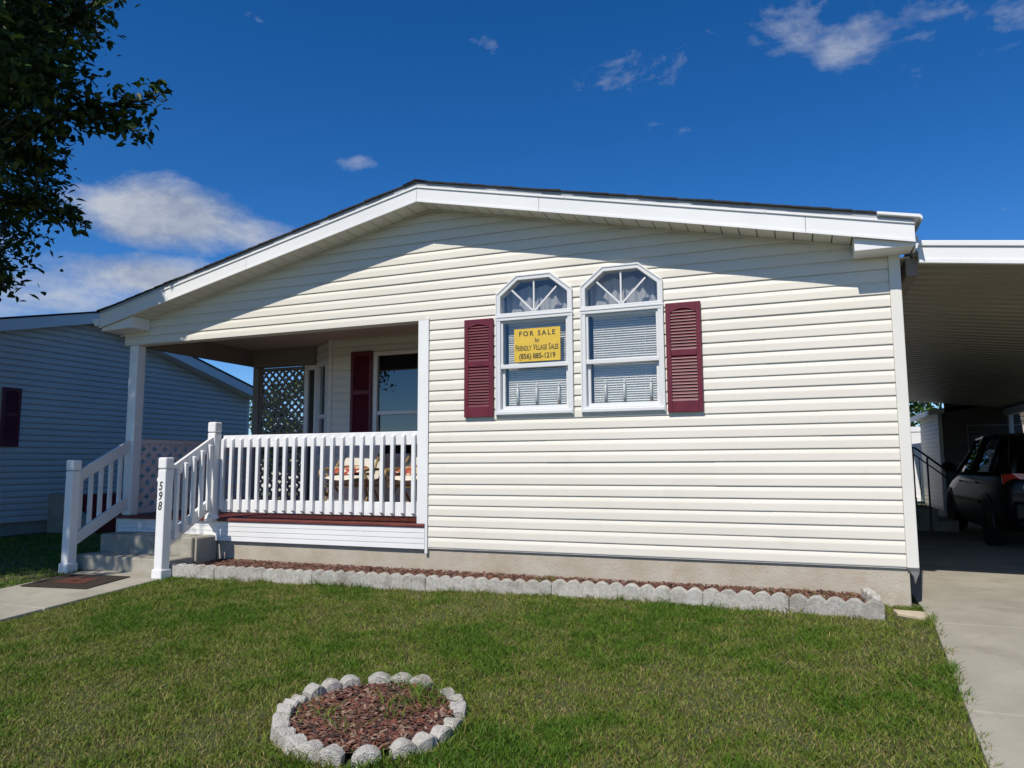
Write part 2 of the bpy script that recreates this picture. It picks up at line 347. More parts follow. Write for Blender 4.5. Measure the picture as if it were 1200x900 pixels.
# ------------------------------------------------------------------ siding
CO = 0.1016
PROF = [(.0012, 1.0), (.0030, .92), (.0080, .78), (.0122, .64), (.0138, .56), (.0150, .05), (.0138, .0), (.0003, .0)]
def siding(wallpart, M, z0, nrows, intervals, crit, m, seams=(), name='siding_board', ds=1.0):
    for r_ in range(nrows):
        zb = z0 + r_*CO + (random.uniform(-.0012, .0012) if r_ else 0); zt = zb + CO + .0015; mb = MB()
        seam = seams[(r_//2) % len(seams)] if seams else None
        for (d0_, t0), (d1_, t1) in zip(PROF[:-1], PROF[1:]):
            za, zc = zb + t0*CO, zb + t1*CO        # za >= zc
            cuts = [za] + sorted([c for c in crit if zc < c < za], reverse=True) + [zc]
            for h, l in zip(cuts[:-1], cuts[1:]):
                e = 1e-4
                if h - l < 2*e:
                    A = Bq = intervals(h + (e if t1 == 0 else 0))
                else:
                    A, Bq = intervals(h-e), intervals(l+e)
                    if len(A) != len(Bq): A = Bq = intervals((h+l)/2)
                f0 = (za-h)/(za-zc) if za > zc else 0; f1 = (za-l)/(za-zc) if za > zc else 1
                dh, dl = (d0_+(d1_-d0_)*f0)*ds, (d0_+(d1_-d0_)*f1)*ds
                for (a0, a1), (b0, b1) in zip(A, Bq):
                    if a1-a0 < .003 and b1-b0 < .003: continue
                    segs = [(a0, a1, b0, b1, 0)]
                    if seam and a0 < seam < a1 and b0 < seam < b1: segs = [(a0, seam, b0, seam, 0), (seam, a1, seam, b1, .0022)]
                    for s0, s1, q0, q1, ex in segs:
                        mb.add([M(s0, dh+ex, h), M(q0, dl+ex, l), M(q1, dl+ex, l), M(s1, dh+ex, h)], [(0, 1, 2, 3)])
        par = list(range(len(mb.f))); seen = {}
        def fd(i):
            while par[i] != i: par[i] = par[par[i]]; i = par[i]
            return i
        for i, q in enumerate(mb.f):
            for vi in q:
                k = tuple(round(c, 4) for c in mb.v[vi])
                if k in seen: par[fd(i)] = fd(seen[k])
                else: seen[k] = i
        grp = {}
        for i in range(len(mb.f)): grp.setdefault(fd(i), []).append(i)
        for ids in grp.values():
            b2 = MB()
            for i in ids: b2.add([mb.v[q] for q in mb.f[i]], [(0, 1, 2, 3)])
            part(name, b2, m, wallpart)

# ================================================================== THE HOUSE
house = thing('house', 'cream vinyl sided house with covered corner porch and burgundy shutters', 'house', (-4.1, 0, -.3))
AX, AZ = -4.12, 3.372                                  # apex of the gable at soffit level
XL, ZL, XR, ZR = -8.34, 2.420, 0.165, 2.462            # eave ends of the soffit / fascia bottom
def soff(x): return AZ - (AZ-ZL)*(AX-x)/(AX-XL) if x < AX else AZ - (AZ-ZR)*(x-AX)/(XR-AX)
def gable(z, ex=.015):
    a = XL + (z-ex-ZL)*(AX-XL)/(AZ-ZL); b = XR - (z-ex-ZR)*(XR-AX)/(AZ-ZR)
    return max(-8.22, a), min(0.0, b)
WIN = [(-3.392, -2.630), (-2.548, -1.795)]
def whole(z, w, sh=.02):
    x0, x1 = w
    if z < 1.255+sh or z > 2.59-sh: return None
    if z <= 2.42: return x0+sh, x1-sh
    t = (z-2.42)/.17*.21
    return x0+sh+t, x1-sh-t
def front_iv(z):
    a, b = gable(z)
    if z < 2.25: a = -4.118
    if b <= a: return []
    out = [(a, b)]
    for w in WIN:
        h = whole(z, w)
        if h:
            n_ = []
            for p_, q_ in out:
                if h[0] > p_ and h[1] < q_: n_ += [(p_, h[0]), (h[1], q_)]
                else: n_.append((p_, q_))
            out = n_
    return out
Z0 = .0
crit = [2.25, 1.275, 2.57, 2.42, ZL+.015, ZR+.015]
fw = MB()                                              # sheathing behind the siding
zz = sorted(set([.002, 1.275, 2.25, 2.42, 2.44, 2.48, 2.57, 2.8, 3.1, 3.3, 3.38]))
for l, h in zip(zz[:-1], zz[1:]):
    A, Bq = front_iv(h-1e-4), front_iv(l+1e-4)
    if len(A) != len(Bq): A = Bq = front_iv((l+h)/2)
    for (a0, a1), (b0, b1) in zip(A, Bq):
        fw.prism([(b0, .012, l), (b1, .012, l), (a1, .012, h), (a0, .012, h)], (0, .09, 0))
front = part('front_wall', fw, M_interior, house)
siding(front, lambda u, d, z: (u, -d+.004, z), Z0, 34, front_iv, crit, M_vinyl, seams=(-3.85, -.95, -6.2, -1.4, -2.9, -.55, -5.1))
part('starter_strip', MB().box(-4.125, .0, -.004, .011, -.012, -.0015), M_vinylcorner, front)
# corner post, porch trims
part('corner_post', MB().box(.001, .085, -.024, .08, -.006, 2.47), M_vinylcorner, house, bevel=.006)
part('porch_trim', MB().box(-4.245, -4.152, -.012, .10, .222, 2.246), M_white, house, bevel=.004)
part('channel_trim', MB().box(-4.150, -4.122, -.022, .02, -.06, 2.262), M_white, house, bevel=.003)
part('beam_trim', MB().box(-8.23, -4.152, -.013, .125, 2.236, 2.2488), M_vinylcorner, house, bevel=.003)
part('beam_end', MB().box(-8.245, -8.221, -.016, .11, 2.233, 2.49), M_vinylcorner, house, bevel=.003)
# foundation
def fnd():
    mb = MB(); mb.box(-6.742, .02, .018, .25, -.55, -.006); mb.box(-.23, .021, .251, 15.0, -.55, -.006)
    mb.box(-8.15, -6.743, .03, .25, -.55, -.03); return mb
part('foundation', fnd(), M_conc, house)
# shell: other walls, ceiling, floor
sh = MB()
sh.box(-.06, .06, .11, 15, .0, 2.50)            # right wall
sh.box(-8.1, .0, 14.9, 15.05, .0, 2.5)          # back wall
sh.box(-7.2, -7.1, 2.36, 14.9, .0, 2.46)        # left wall
sh.box(-4.235, -4.16, .102, 1.60, .0, 2.44)     # porch right-hand wall
shw = part('shell_wall', sh, M_vinyl, house)
siding(shw, lambda u, d, z: (.058+d, u, z), 0, 24, lambda z: [(.082, 15.0)], [], M_vinyl)
part('ceiling', MB().box(-4.16, -.06, .11, 14.9, 2.56, 2.60), M_interior, house)
part('floor', MB().box(-7.1, -.06, 2.4, 14.9, .12, .19).box(-4.16, -.06, .11, 2.399, .12, .19), M_interior, house)
part('room_partition', MB().box(-4.1, -.06, 3.0, 3.1, .19, 2.55), M_interior, house)
# roof: deck slabs, shingle courses, fascia, soffit
TH = .192
rf = MB(); Y0, Y1 = -.30, 15.3
def top(x): return soff(x) + TH
for (xa, xb) in ((XL, AX), (AX, XR)):
    rf.prism([(xa, Y0+.03, top(xa)-.03), (xb, Y0+.03, top(xb)-.03), (xb, Y0+.03, top(xb)), (xa, Y0+.03, top(xa))], (0, Y1-Y0-.06, 0))
roof = part('roof', rf, M_shingle, house)
for side in (-1, 1):
    xe = XL-.02 if side < 0 else XR+.02
    n = 29; L_ = abs(AX-xe)
    for k in range(n):
        a = xe - side*(k*L_/n); b = xe - side*min((k+1.25)*L_/n, L_)
        za, zb_ = top(a)+.012, top(b)+.005
        jy = random.uniform(-.006, .010); jz = random.uniform(-.002, .003)
        part('shingle_course', MB().prism([(a, Y0-.028+jy, za-.014), (b, Y0-.028+jy, zb_-.010), (b, Y0-.028+jy, zb_+.002), (a, Y0-.028+jy, za+jz)], (0, Y1-Y0+.05, 0)), M_shingle, roof)
part('ridge_cap', MB().prism([(AX-.14, Y0-.032, top(AX-.14)+.010), (AX, Y0-.032, top(AX)+.012), (AX+.14, Y0-.032, top(AX+.14)+.010), (AX, Y0-.032, top(AX)+.021)], (0, Y1-Y0, 0)), M_shingle, roof)
def rake(name, lo, hi, y0, y1, m, cuts=(), bevel=0):
    """boards following the rake between heights lo..hi above the soffit line"""
    for (xa, xb) in ((XL, AX), (AX, XR)):
        pts = [xa] + [c for c in cuts if xa < c < xb] + [xb]
        for p_, q_ in zip(pts[:-1], pts[1:]):
            g_ = .0012
            part(name, MB().prism([(p_+g_, y0, soff(p_)+lo), (q_-g_, y0, soff(q_)+lo), (q_-g_, y0, soff(q_)+hi), (p_+g_, y0, soff(p_)+hi)], (0, y1-y0, 0)), m, house, bevel=bevel)
rake('fascia', -.004, .132, Y0, Y0+.026, M_white, cuts=(-6.2, -2.85, -.6), bevel=.003)
rake('fascia_lip', -.010, .008, Y0-.008, Y0-.0005, M_white, cuts=(-6.2, -2.85, -.6))
rake('drip_edge', .130, .150, Y0-.012, Y0+.02, M_white, cuts=(-5.5, -2.6, -.9), bevel=.002)
rake('rake_shade_strip', .1505, .187, Y0-.004, Y0+.02, M_rakeshade, cuts=(-4.6, -1.8))  # shade under the shingle edge, put in as a grey strip
# soffit panels
for side in (-1, 1):
    xe = XL if side < 0 else XR; L_ = abs(AX-xe); n = 30
    for k in range(n):
        a = AX + side*(k*L_/n) + .0045*side; b = AX + side*((k+1)*L_/n) - .0045*side
        if side < 0: a, b = b, a
        part('soffit_panel', MB().prism([(a, -.273, soff(a)+.004), (b, -.273, soff(b)+.004), (b, -.273, soff(b)+.012), (a, -.273, soff(a)+.012)], (0, .268, 0)), M_soffit, house)
    a, b = (xe, AX) if side < 0 else (AX, xe)
    part('soffit_backing', MB().prism([(a, -.27, soff(a)+.016), (b, -.27, soff(b)+.016), (b, -.27, soff(b)+.026), (a, -.27, soff(a)+.026)], (0, .28, 0)), M_dark, house)
    a, b = (-8.2, AX) if side < 0 else (AX, .0)
    part('frieze_trim', MB().prism([(a, -.022, soff(a)-.014), (b, -.022, soff(b)-.014), (b, -.022, soff(b)+.003), (a, -.022, soff(a)+.003)], (0, .012, 0)), M_soffit, house)
# eave returns (boxed ends)
part('eave_return', MB().prism([(-.255, -.268, 2.436), (.158, -.268, 2.436), (.158, -.268, soff(.158)-.002), (-.255, -.268, soff(-.255)-.002)], (0, .255, 0)), M_white, house, bevel=.004)
part('eave_return', MB().prism([(-8.335, -.268, 2.378), (-7.86, -.268, 2.392), (-7.86, -.268, soff(-7.86)-.002), (-8.335, -.268, soff(-8.335)-.002)], (0, .255, 0)), M_white, house, bevel=.004)
# side eaves: soffit + gutter
part('side_soffit', MB().box(.062, .16, .0, 15.2, 2.405, 2.42), M_soffit, house)
part('side_soffit', MB().box(-8.33, -7.2, 2.36, 15.2, 2.47, 2.485).box(-8.33, -8.21, -.01, 2.36, 2.355, 2.37), M_soffit, house)
def gutter(x0, s, z, y0, y1):
    mb = MB(); w = .11
    pr = [(0, 0), (w*.55, 0), (w*.75, .03), (w, .06), (w, .085), (w-.012, .085), (w-.012, .065), (w*.72, .036), (w*.52, .008), (.008, .008), (.008, .09), (0, .09)]
    mb.prism([(x0+s*u, y0, z+v) for u, v in pr], (0, y1-y0, 0)); mb.prism([(x0+s*u, y0-.004, z+v) for u, v in pr[:5]+[(0, .09)]], (0, .004, 0)); return mb
part('gutter', MB().prism([(XR+.003, -.2, 2.43), (XR+.022, -.2, 2.43), (XR+.034, -.2, 2.47), (XR+.034, -.2, 2.53), (XR+.003, -.2, 2.53)], (0, 15.4, 0)), M_gutter, house)
part('gutter', gutter(XL-.004, -1, 2.44, -.30, 15.2), M_gutter, house)
part('eave_cap', MB().prism([(-.090, -.345, 2.690), (.195, -.345, 2.628), (.215, -.345, 2.606), (.215, -.345, 2.634), (.2, -.345, 2.652), (-.090, -.345, 2.712)], (0, .42, 0)), M_white, house, bevel=.003)
part('corner_flashing', MB().prism([(.0, .0, -.008), (.09, .0, -.008), (.088, .02, -.05), (.07, .01, -.085), (.055, .015, -.13), (.045, .01, -.075), (.02, .012, -.04)], (0, .05, 0)), M_foil, house, bevel=.004)

# ---- front windows
def window(w, idx):
    x0, x1 = w; xc = (x0+x1)/2; zb = 1.255
    P = lambda pts, y: [(a, y, b) for a, b in pts]
    outer = [(x0, zb), (x1, zb), (x1, 2.42), (x1-.21, 2.59), (x0+.21, 2.59), (x0, 2.42)]
    inner = [(x0+.046, zb+.055), (x1-.046, zb+.055), (x1-.046, 2.398), (x1-.222, 2.545), (x0+.222, 2.545), (x0+.046, 2.398)]
    win = part('window', MB().ring(P(outer, -.030), P(inner, -.030), (0, .10, 0)), M_winframe, house, bevel=.005)
    o2 = [(x0-.004, zb-.006), (x1+.004, zb-.006), (x1+.004, 2.422), (x1-.208, 2.596), (x0+.208, 2.596), (x0-.004, 2.422)]
    i2 = [(x0+.012, zb+.018), (x1-.012, zb+.018), (x1-.012, 2.415), (x1-.214, 2.578), (x0+.214, 2.578), (x0+.012, 2.415)]
    part('casing', MB().ring(P(o2, -.037), P(i2, -.037), (0, .03, 0)), M_winframe, win, bevel=.004)
    part('transom_bar', MB().box(x0+.003, x1-.003, -.034, .05, 2.160, 2.232), M_winframe, win, bevel=.005)
    part('transom_lip', MB().box(x0-.014, x1+.014, -.040, -.0345, 2.190, 2.204), M_winframe, win, bevel=.002)
    a, b = x0+.046, x1-.046
    # sashes
    def sash(z0, z1, y, wd, nm):
        o = [(a, z0), (b, z0), (b, z1), (a, z1)]; i = [(a+wd, z0+wd), (b-wd, z0+wd), (b-wd, z1-wd), (a+wd, z1-wd)]
        part(nm, MB().ring(P(o, y), P(i, y), (0, .028, 0)), M_winframe, win, bevel=.003)
    sash(1.712, 2.159, -.012, .020, 'upper_sash'); sash(1.312, 1.735, .018, .030, 'lower_sash')
    part('meeting_rail', MB().box(a, b, -.022, .016, 1.698, 1.738), M_winframe, win, bevel=.004)
    part('sill', MB().box(x0+.004, x1-.004, -.046, -.0305, zb+.004, zb+.034), M_winframe, win, bevel=.004)
    part('pane', MB().box(a+.021, b-.021, .000, .004, 1.735, 2.138), M_glass, win)
    part('pane', MB().box(a+.031, b-.031, .030, .034, 1.343, 1.704), M_glass, win)
    tp = [(a, 2.233), (b, 2.233), (b, 2.398), (x1-.222, 2.544), (x0+.222, 2.544), (a, 2.398)]
    part('pane', MB().prism(P(tp, .006), (0, .004, 0)), M_glass, win)
    # fan muntins
    c0 = Vector((xc, 0, 2.234))
    for tx, tz in ((0, .310), (-.225, .225), (.225, .225)):
        d = Vector((tx, 0, tz)).normalized(); n_ = Vector((d.z, 0, -d.x))*.0075; e = c0+Vector((tx, 0, tz)); s0 = c0 + d*.012
        part('muntin', MB().prism([s0-n_+Vector((0,-.007,0)), s0+n_+Vector((0,-.007,0)), e+n_+Vector((0,-.007,0)), e-n_+Vector((0,-.007,0))], (0, .012, 0)), M_winframe, win)
    # blind
    bl = MB(); z = 1.318; k = 0
    while z < 2.13:
        zz0 = z; tl = .010
        wob = .0015*math.sin(k*1.3)
        bl.add([(a+.045, .082-tl, zz0+wob), (b-.012, .082-tl, zz0-wob), (b-.012, .086, zz0+.011), (a+.045, .086, zz0+.011), (b-.012, .082+tl*.9, zz0+.0205), (a+.045, .082+tl*.9, zz0+.0205)],
               [(0, 1, 2, 3), (3, 2, 4, 5)])
        z += .0215; k += 1
    part('blind', bl, M_blind, win)
    part('blind_head', MB().box(a+.04, b-.01, .070, .110, 2.132, 2.158), M_blind, win)
    cords = MB()
    for f in (.2, .8): cords.box(a+(b-a)*f-.0012, a+(b-a)*f+.0012, .0690, .0705, 1.32, 2.13)
    part('blind_cord', cords, M_blind, win)
    # lace valance behind the transom
    cv = MB(); n = 60; top_ = 2.50
    for i in range(n+1):
        u = i/n; x = a+.01 + (b-a-.02)*u; y = .115+.014*math.sin(u*46)+.006*math.sin(u*17+idx)
        zt = 2.47 + .03*math.sin(u*math.pi) + .012*math.sin(u*23)
        cv.v += [(x, y, 2.165), (x, y+.006*math.sin(u*30), zt)]
    cv.f = [(2*i, 2*i+2, 2*i+3, 2*i+1) for i in range(n)]
    part('valance', cv, M_curtain, win, smooth=True)
    part('jamb_liner', MB().box(x0+.0, x0+.03, .071, .16, 1.30, 2.40).box(x1-.03, x1, .071, .16, 1.30, 2.40).box(x0, x1, .071, .20, 1.268, 1.306), M_winframe, win)
    return win
for i, w in enumerate(WIN): window(w, i)
# window candles
def candle_mesh(m):
    return mesh_of(MB().lathe([(.030, 0), (.030, .008), (.016, .014), (.009, .03), (.013, .04), (.008, .052), (.011, .062), (.017, .066), (.017, .070)], n=12), 'base', (0, 0, 0), M_brass, True)
cb = candle_mesh(None)
cs = mesh_of(MB().lathe([(.0105, .070), (.0105, .205), (.007, .207)], n=12), 'sleeve', (0, 0, 0), M_candle, True)
cbulb = mesh_of(MB().lathe([(.006, .207), (.0085, .22), (.007, .235), (.002, .252)], n=10), 'bulb', (0, 0, 0), M_candle, True)
ordn = ('left', 'middle', 'right')
for wi, (x0, x1) in enumerate(WIN):
    for k, f in enumerate((.25, .5, .79) if wi == 0 else (.27, .5, .82)):
        t = thing('candle_lamp', '%s electric candle on the sill behind the glass %s' % (ordn[k], 'below the yellow sign' if wi == 0 else 'of the right-hand front window'), 'candle lamp', (x0+(x1-x0)*f, .052, 1.307), 'electric window candles')
        for nm, me in (('base', cb), ('sleeve', cs), ('bulb', cbulb)): share(nm, me, t, (0, 0, 0), local=True)

# ---- shutters
def shutter(x0, x1, zb, zt, Mw, parent, label):
    """Mw(u, d, z) maps along-wall, outward distance, height to the world"""
    def bx(mb, u0, u1, d0_, d1_, z0, z1):
        c = [Mw(u, d, z) for z in (z0, z1) for d in (d1_, d0_) for u in (u0, u1)]
        mb.add([c[0], c[1], c[3], c[2], c[4], c[5], c[7], c[6]], [(0,3,2,1),(4,5,6,7),(0,1,5,4),(1,2,6,5),(2,3,7,6),(3,0,4,7)]); return mb
    st = .042; H = zt-zb; mid = zb + .54*H
    fr = MB(); bx(fr, x0, x0+st, .016, .042, zb, zt); bx(fr, x1-st, x1, .016, .042, zb, zt)
    bx(fr, x0+st, x1-st, .016, .041, zb, zb+.10); bx(fr, x0+st, x1-st, .016, .041, mid-.028, mid+.028)
    n = 12; u0, u1 = x0+st, x1-st                               # arched head
    for i in range(n):
        a, b = u0+(u1-u0)*i/n, u0+(u1-u0)*(i+1)/n
        za = zt-.085+.030*math.sin(math.pi*i/n); zc = zt-.085+.030*math.sin(math.pi*(i+1)/n)
        V = [Mw(a, .041, za), Mw(b, .041, zc), Mw(b, .041, zt), Mw(a, .041, zt), Mw(a, .016, za), Mw(b, .016, zc), Mw(b, .016, zt), Mw(a, .016, zt)]
        fr.add(V, [(0, 1, 2, 3), (0, 4, 5, 1), (3, 2, 6, 7)])
    s = part('shutter', fr, M_burg, parent, bevel=.003, label=label)
    bk = MB(); bx(bk, x0+.01, x1-.01, .017, .021, zb+.02, zt-.01); part('backing', bk, M_burg, s)
    for lo, hi in ((zb+.10, mid-.028), (mid+.028, zt-.058)):
        k = int((hi-lo)/.0262); stp = (hi-lo)/k
        for i in range(k):
            z = lo+i*stp; mb = MB()
            c = [Mw(u0, .038, z+.002), Mw(u1, .038, z+.002), Mw(u1, .036, z+.007), Mw(u0, .036, z+.007), Mw(u0, .0225, z+stp), Mw(u1, .0225, z+stp)]
            mb.add(c, [(0, 1, 2, 3), (3, 2, 5, 4)]); part('louver', mb, M_burg, s)
    return s
FM = lambda u, d, z: (u, -d, z)
shutter(-3.722, -3.420, 1.245, 2.197, FM, house, 'burgundy shutter left of the paired windows')
shutter(-1.772, -1.470, 1.236, 2.197, FM, house, 'burgundy shutter right of the paired windows')

# ---- porch deck, skirt, ceiling, beams, post
for k in range(16):
    y0 = .005 + k*.143
    part('deck_board', MB().box(-8.19, -4.24, y0, y0+.137, .188, .222), M_deck, house, bevel=.004, seg=1)
part('deck_nosing', MB().box(-8.23, -4.151, -.036, .0, .190, .219), M_deck, house, bevel=.006)
def skirt(x0, x1, y):
    mb = MB(); z0, z1 = -.020, .187; pts = []
    prof = [(z0, 0), (z0, .012)]
    z = z0
    for k in range(4):
        h = (z1-z0)/4; prof += [(z+.003, .014), (z+h-.006, .012), (z+h-.003, .007), (z+h, .012)]; z += h
    prof += [(z1, 0)]
    mb.prism([(x0, y-d, zz_) for zz_, d in prof], (x1-x0, 0, 0)); return mb
part('deck_skirt', skirt(-6.752, -4.845, -.008), M_white, house); part('deck_skirt', skirt(-4.843, -4.152, -.010), M_white, house)
part('deck_skirt', skirt(-8.235, -6.755, .012), M_white, house)
part('deck_skirt_end', MB().box(-8.245, -8.236, -.006, 2.3, -.02, .187), M_white, house)
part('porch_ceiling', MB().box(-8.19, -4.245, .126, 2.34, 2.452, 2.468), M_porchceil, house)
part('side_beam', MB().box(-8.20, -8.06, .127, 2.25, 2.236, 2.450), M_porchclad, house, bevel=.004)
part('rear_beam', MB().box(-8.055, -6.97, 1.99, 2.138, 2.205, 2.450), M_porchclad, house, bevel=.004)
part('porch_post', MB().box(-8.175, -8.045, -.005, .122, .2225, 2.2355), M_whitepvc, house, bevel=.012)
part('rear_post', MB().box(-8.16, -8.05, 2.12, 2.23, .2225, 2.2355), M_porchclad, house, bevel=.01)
# porch back wall with bay
def rect_iv(a, b, holes):
    def f(z):
        out = [(a, b)]
        for hx0, hx1, hz0, hz1 in holes:
            if hz0 < z < hz1:
                n_ = []
                for p_, q_ in out:
                    if hx0 >= q_ or hx1 <= p_: n_.append((p_, q_)); continue
                    if hx0 > p_: n_.append((p_, hx0))
                    if hx1 < q_: n_.append((hx1, q_))
                out = n_
        return out
    return f
YB = 1.65
pw_holes = [(-5.77, -4.88, .90, 2.23)]
pb = MB(); pb.box(-6.46, -5.77, YB+.005, YB+.08, .19, 2.45); pb.box(-4.88, -4.236, YB+.005, YB+.08, .19, 2.45); pb.box(-5.77, -4.88, YB+.005, YB+.08, .19, .90); pb.box(-5.77, -4.88, YB+.005, YB+.08, 2.23, 2.45)
pbw = part('porch_back_wall', pb, M_interior, house)
siding(pbw, lambda u, d, z: (u, YB-d, z), .222, 22, rect_iv(-6.45, -4.236, pw_holes), [.90, 2.23], M_vinyl)
# angled bay wall: from (-6.46, YB) to (-7.07, YB+.61)
AL = .64
def AM(u, d, z):
    return (-6.46-u*.8 - d*.6, YB+u*.6 - d*.8, z)
ag_holes = [(.13, .51, .90, 2.17)]
ab = MB()
def abox(mb, u0, u1, d0_, d1_, z0, z1):
    c = [AM(u, d, z) for z in (z0, z1) for d in (d0_, d1_) for u in (u0, u1)]
    return mb.add([c[0], c[1], c[3], c[2], c[4], c[5], c[7], c[6]], [(0,3,2,1),(4,5,6,7),(0,1,5,4),(1,2,6,5),(2,3,7,6),(3,0,4,7)])
for u0, u1, z0, z1 in ((0.0, .13, .19, 2.45), (.51, AL, .19, 2.45), (.13, .51, .19, .9), (.13, .51, 2.17, 2.45)): abox(ab, u0, u1, -.08, -.005, z0, z1)
abw = part('angled_wall', ab, M_interior, house)
siding(abw, AM, .222, 22, rect_iv(.01, AL-.01, ag_holes), [.90, 2.17], M_vinyl)
cp = MB(); cp.box(-6.49, -6.43, YB-.03, YB+.03, .223, 2.449); part('bay_corner_trim', cp, M_vinylcorner, house, bevel=.004)
aw = MB()
for u0, u1, z0, z1 in ((.11, .16, .88, 2.19), (.48, .53, .88, 2.19), (.16, .48, .88, .94), (.16, .48, 2.13, 2.19), (.16, .48, 1.42, 1.47)): abox(aw, u0, u1, -.03, .03, z0, z1)
awin = part('bay_window', aw, M_whitepvc, house)
gp = MB(); abox(gp, .16, .48, -.006, -.002, .94, 2.13); part('pane', gp, M_glassdark, awin)
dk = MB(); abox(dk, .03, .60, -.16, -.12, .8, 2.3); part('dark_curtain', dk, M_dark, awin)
# entry door beside the bay
part('door_casing', MB().box(-7.03, -6.965, 2.06, 2.12, .223, 2.20), M_whitepvc, house, bevel=.004)
part('door_casing', MB().box(-7.20, -7.135, 2.06, 2.12, .223, 2.20), M_whitepvc, house, bevel=.004)
part('door_head', MB().box(-7.134, -7.031, 2.062, 2.118, 2.13, 2.20), M_whitepvc, house, bevel=.004)
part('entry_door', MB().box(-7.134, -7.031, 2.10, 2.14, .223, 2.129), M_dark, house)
part('entry_wall', MB().box(-7.22, -6.965, 2.14, 2.36, .2, 2.45), M_vinyl, house)
# porch window
def pwindow():
    x0, x1, z0, z1 = -5.785, -4.865, .885, 2.245; mb = MB()
    P = lambda pts, y: [(a, y, b) for a, b in pts]
    w = part('window', mb.ring(P([(x0, z0), (x1, z0), (x1, z1), (x0, z1)], YB-.035), P([(x0+.05, z0+.05), (x1-.05, z0+.05), (x1-.05, z1-.05), (x0+.05, z1-.05)], YB-.035), (0, .08, 0)), M_whitepvc, house, bevel=.004)
    part('meeting_rail', MB().box(x0+.05, x1-.05, YB-.022, YB+.02, 1.43, 1.475), M_whitepvc, w, bevel=.003)
    part('pane', MB().box(x0+.05, x1-.05, YB+.0, YB+.004, 1.475, z1-.05), M_glassdark, w)
    part('pane', MB().box(x0+.05, x1-.05, YB+.016, YB+.0198, z0+.05, 1.43), M_glassdark, w)
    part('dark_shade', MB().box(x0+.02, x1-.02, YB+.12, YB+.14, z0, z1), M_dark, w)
pwindow()
shutter(-6.130, -5.810, 1.10, 2.262, lambda u, d, z: (u, YB-d, z), house, 'burgundy shutter on the shaded porch wall')
# lattice panels
def lattice(parent, M, u0, u1, z0, z1, per, w, name, m, frame=.05):
    fr = MB()
    def bx(mb, a0, a1, d0_, d1_, b0, b1):
        c = [M(u, d, z) for z in (b0, b1) for d in (d0_, d1_) for u in (a0, a1)]
        mb.add([c[0], c[1], c[3], c[2], c[4], c[5], c[7], c[6]], [(0,3,2,1),(4,5,6,7),(0,1,5,4),(1,2,6,5),(2,3,7,6),(3,0,4,7)])
    bx(fr, u0, u1, -.014, .018, z0, z0+frame); bx(fr, u0, u1, -.014, .018, z1-frame, z1); bx(fr, u0, u0+frame*.6, -.013, .017, z0+frame, z1-frame); bx(fr, u1-frame*.6, u1, -.013, .017, z0+frame, z1-frame)
    pn = part(name, fr, m, parent)
    a0, a1, b0, b1 = u0+.01, u1-.01, z0+.01, z1-.01
    for sgn, dd in ((1, .001), (-1, -.007)):
        c = a0 - (b1 if sgn > 0 else -b0) - 0; k = 0
        lo = (a0-b1) if sgn > 0 else (a0+b0); hi = (a1-b0) if sgn > 0 else (a1+b1)
        c = lo + per/2
        while c < hi:      # line u - sgn*z = c
            pts = []
            for z in (b0, b1):
                u = c+sgn*z
                if a0 <= u <= a1: pts.append((u, z))
            for u in (a0, a1):
                z = sgn*(u-c)
                if b0 < z < b1: pts.append((u, z))
            if len(pts) >= 2:
                p_, q_ = max(((p1, p2) for p1 in pts for p2 in pts), key=lambda t: (t[0][0]-t[1][0])**2+(t[0][1]-t[1][1])**2)
                hx = w/2*.7071; mb = MB()
                n_ = (hx, -sgn*hx)
                c4 = [(p_[0]-n_[0], p_[1]-n_[1]), (p_[0]+n_[0], p_[1]+n_[1]), (q_[0]+n_[0], q_[1]+n_[1]), (q_[0]-n_[0], q_[1]-n_[1])]
                V = [M(u, dd, z) for u, z in c4] + [M(u, dd+.006, z) for u, z in c4]
                mb.add(V, [(0, 1, 2, 3), (7, 6, 5, 4), (0, 4, 5, 1), (1, 5, 6, 2), (2, 6, 7, 3), (3, 7, 4, 0)])
                part('lattice_slat', mb, m, pn)
            c += per
    return pn
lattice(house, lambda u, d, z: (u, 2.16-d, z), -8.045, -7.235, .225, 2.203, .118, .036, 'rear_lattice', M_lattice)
lattice(house, lambda u, d, z: (-8.11+d, u, z), .125, 2.115, .24, 1.115, .165, .056, 'side_lattice', M_latticep)

# ---- front porch railing
RY = -.012
rail = part('porch_railing', MB().box(-6.70, -4.247, RY+.012, RY+.050, .992, 1.128), M_whitepvc, house, bevel=.006)
part('bottom_rail', MB().box(-6.70, -4.247, RY+.012, RY+.050, .288, .425), M_whitepvc, rail, bevel=.006)
def baluster_mesh(h):
    s_ = .019
    return mesh_of(MB().add([(-s_, -.026, .018), (s_, -.026, .018), (s_, .011, -.004), (-s_, .011, -.004), (-s_, -.026, h-.022), (s_, -.026, h-.022), (s_, .011, h), (-s_, .011, h)],
        [(0,3,2,1),(4,5,6,7),(0,1,5,4),(1,2,6,5),(2,3,7,6),(3,0,4,7)]), 'baluster', (0, 0, 0), M_whitepvc)
bm_ = baluster_mesh(.80)
for k in range(21): share('baluster', bm_, rail, (-6.672 + k*.1197, RY, .300+random.uniform(-.004, .004)), bevel=.003)
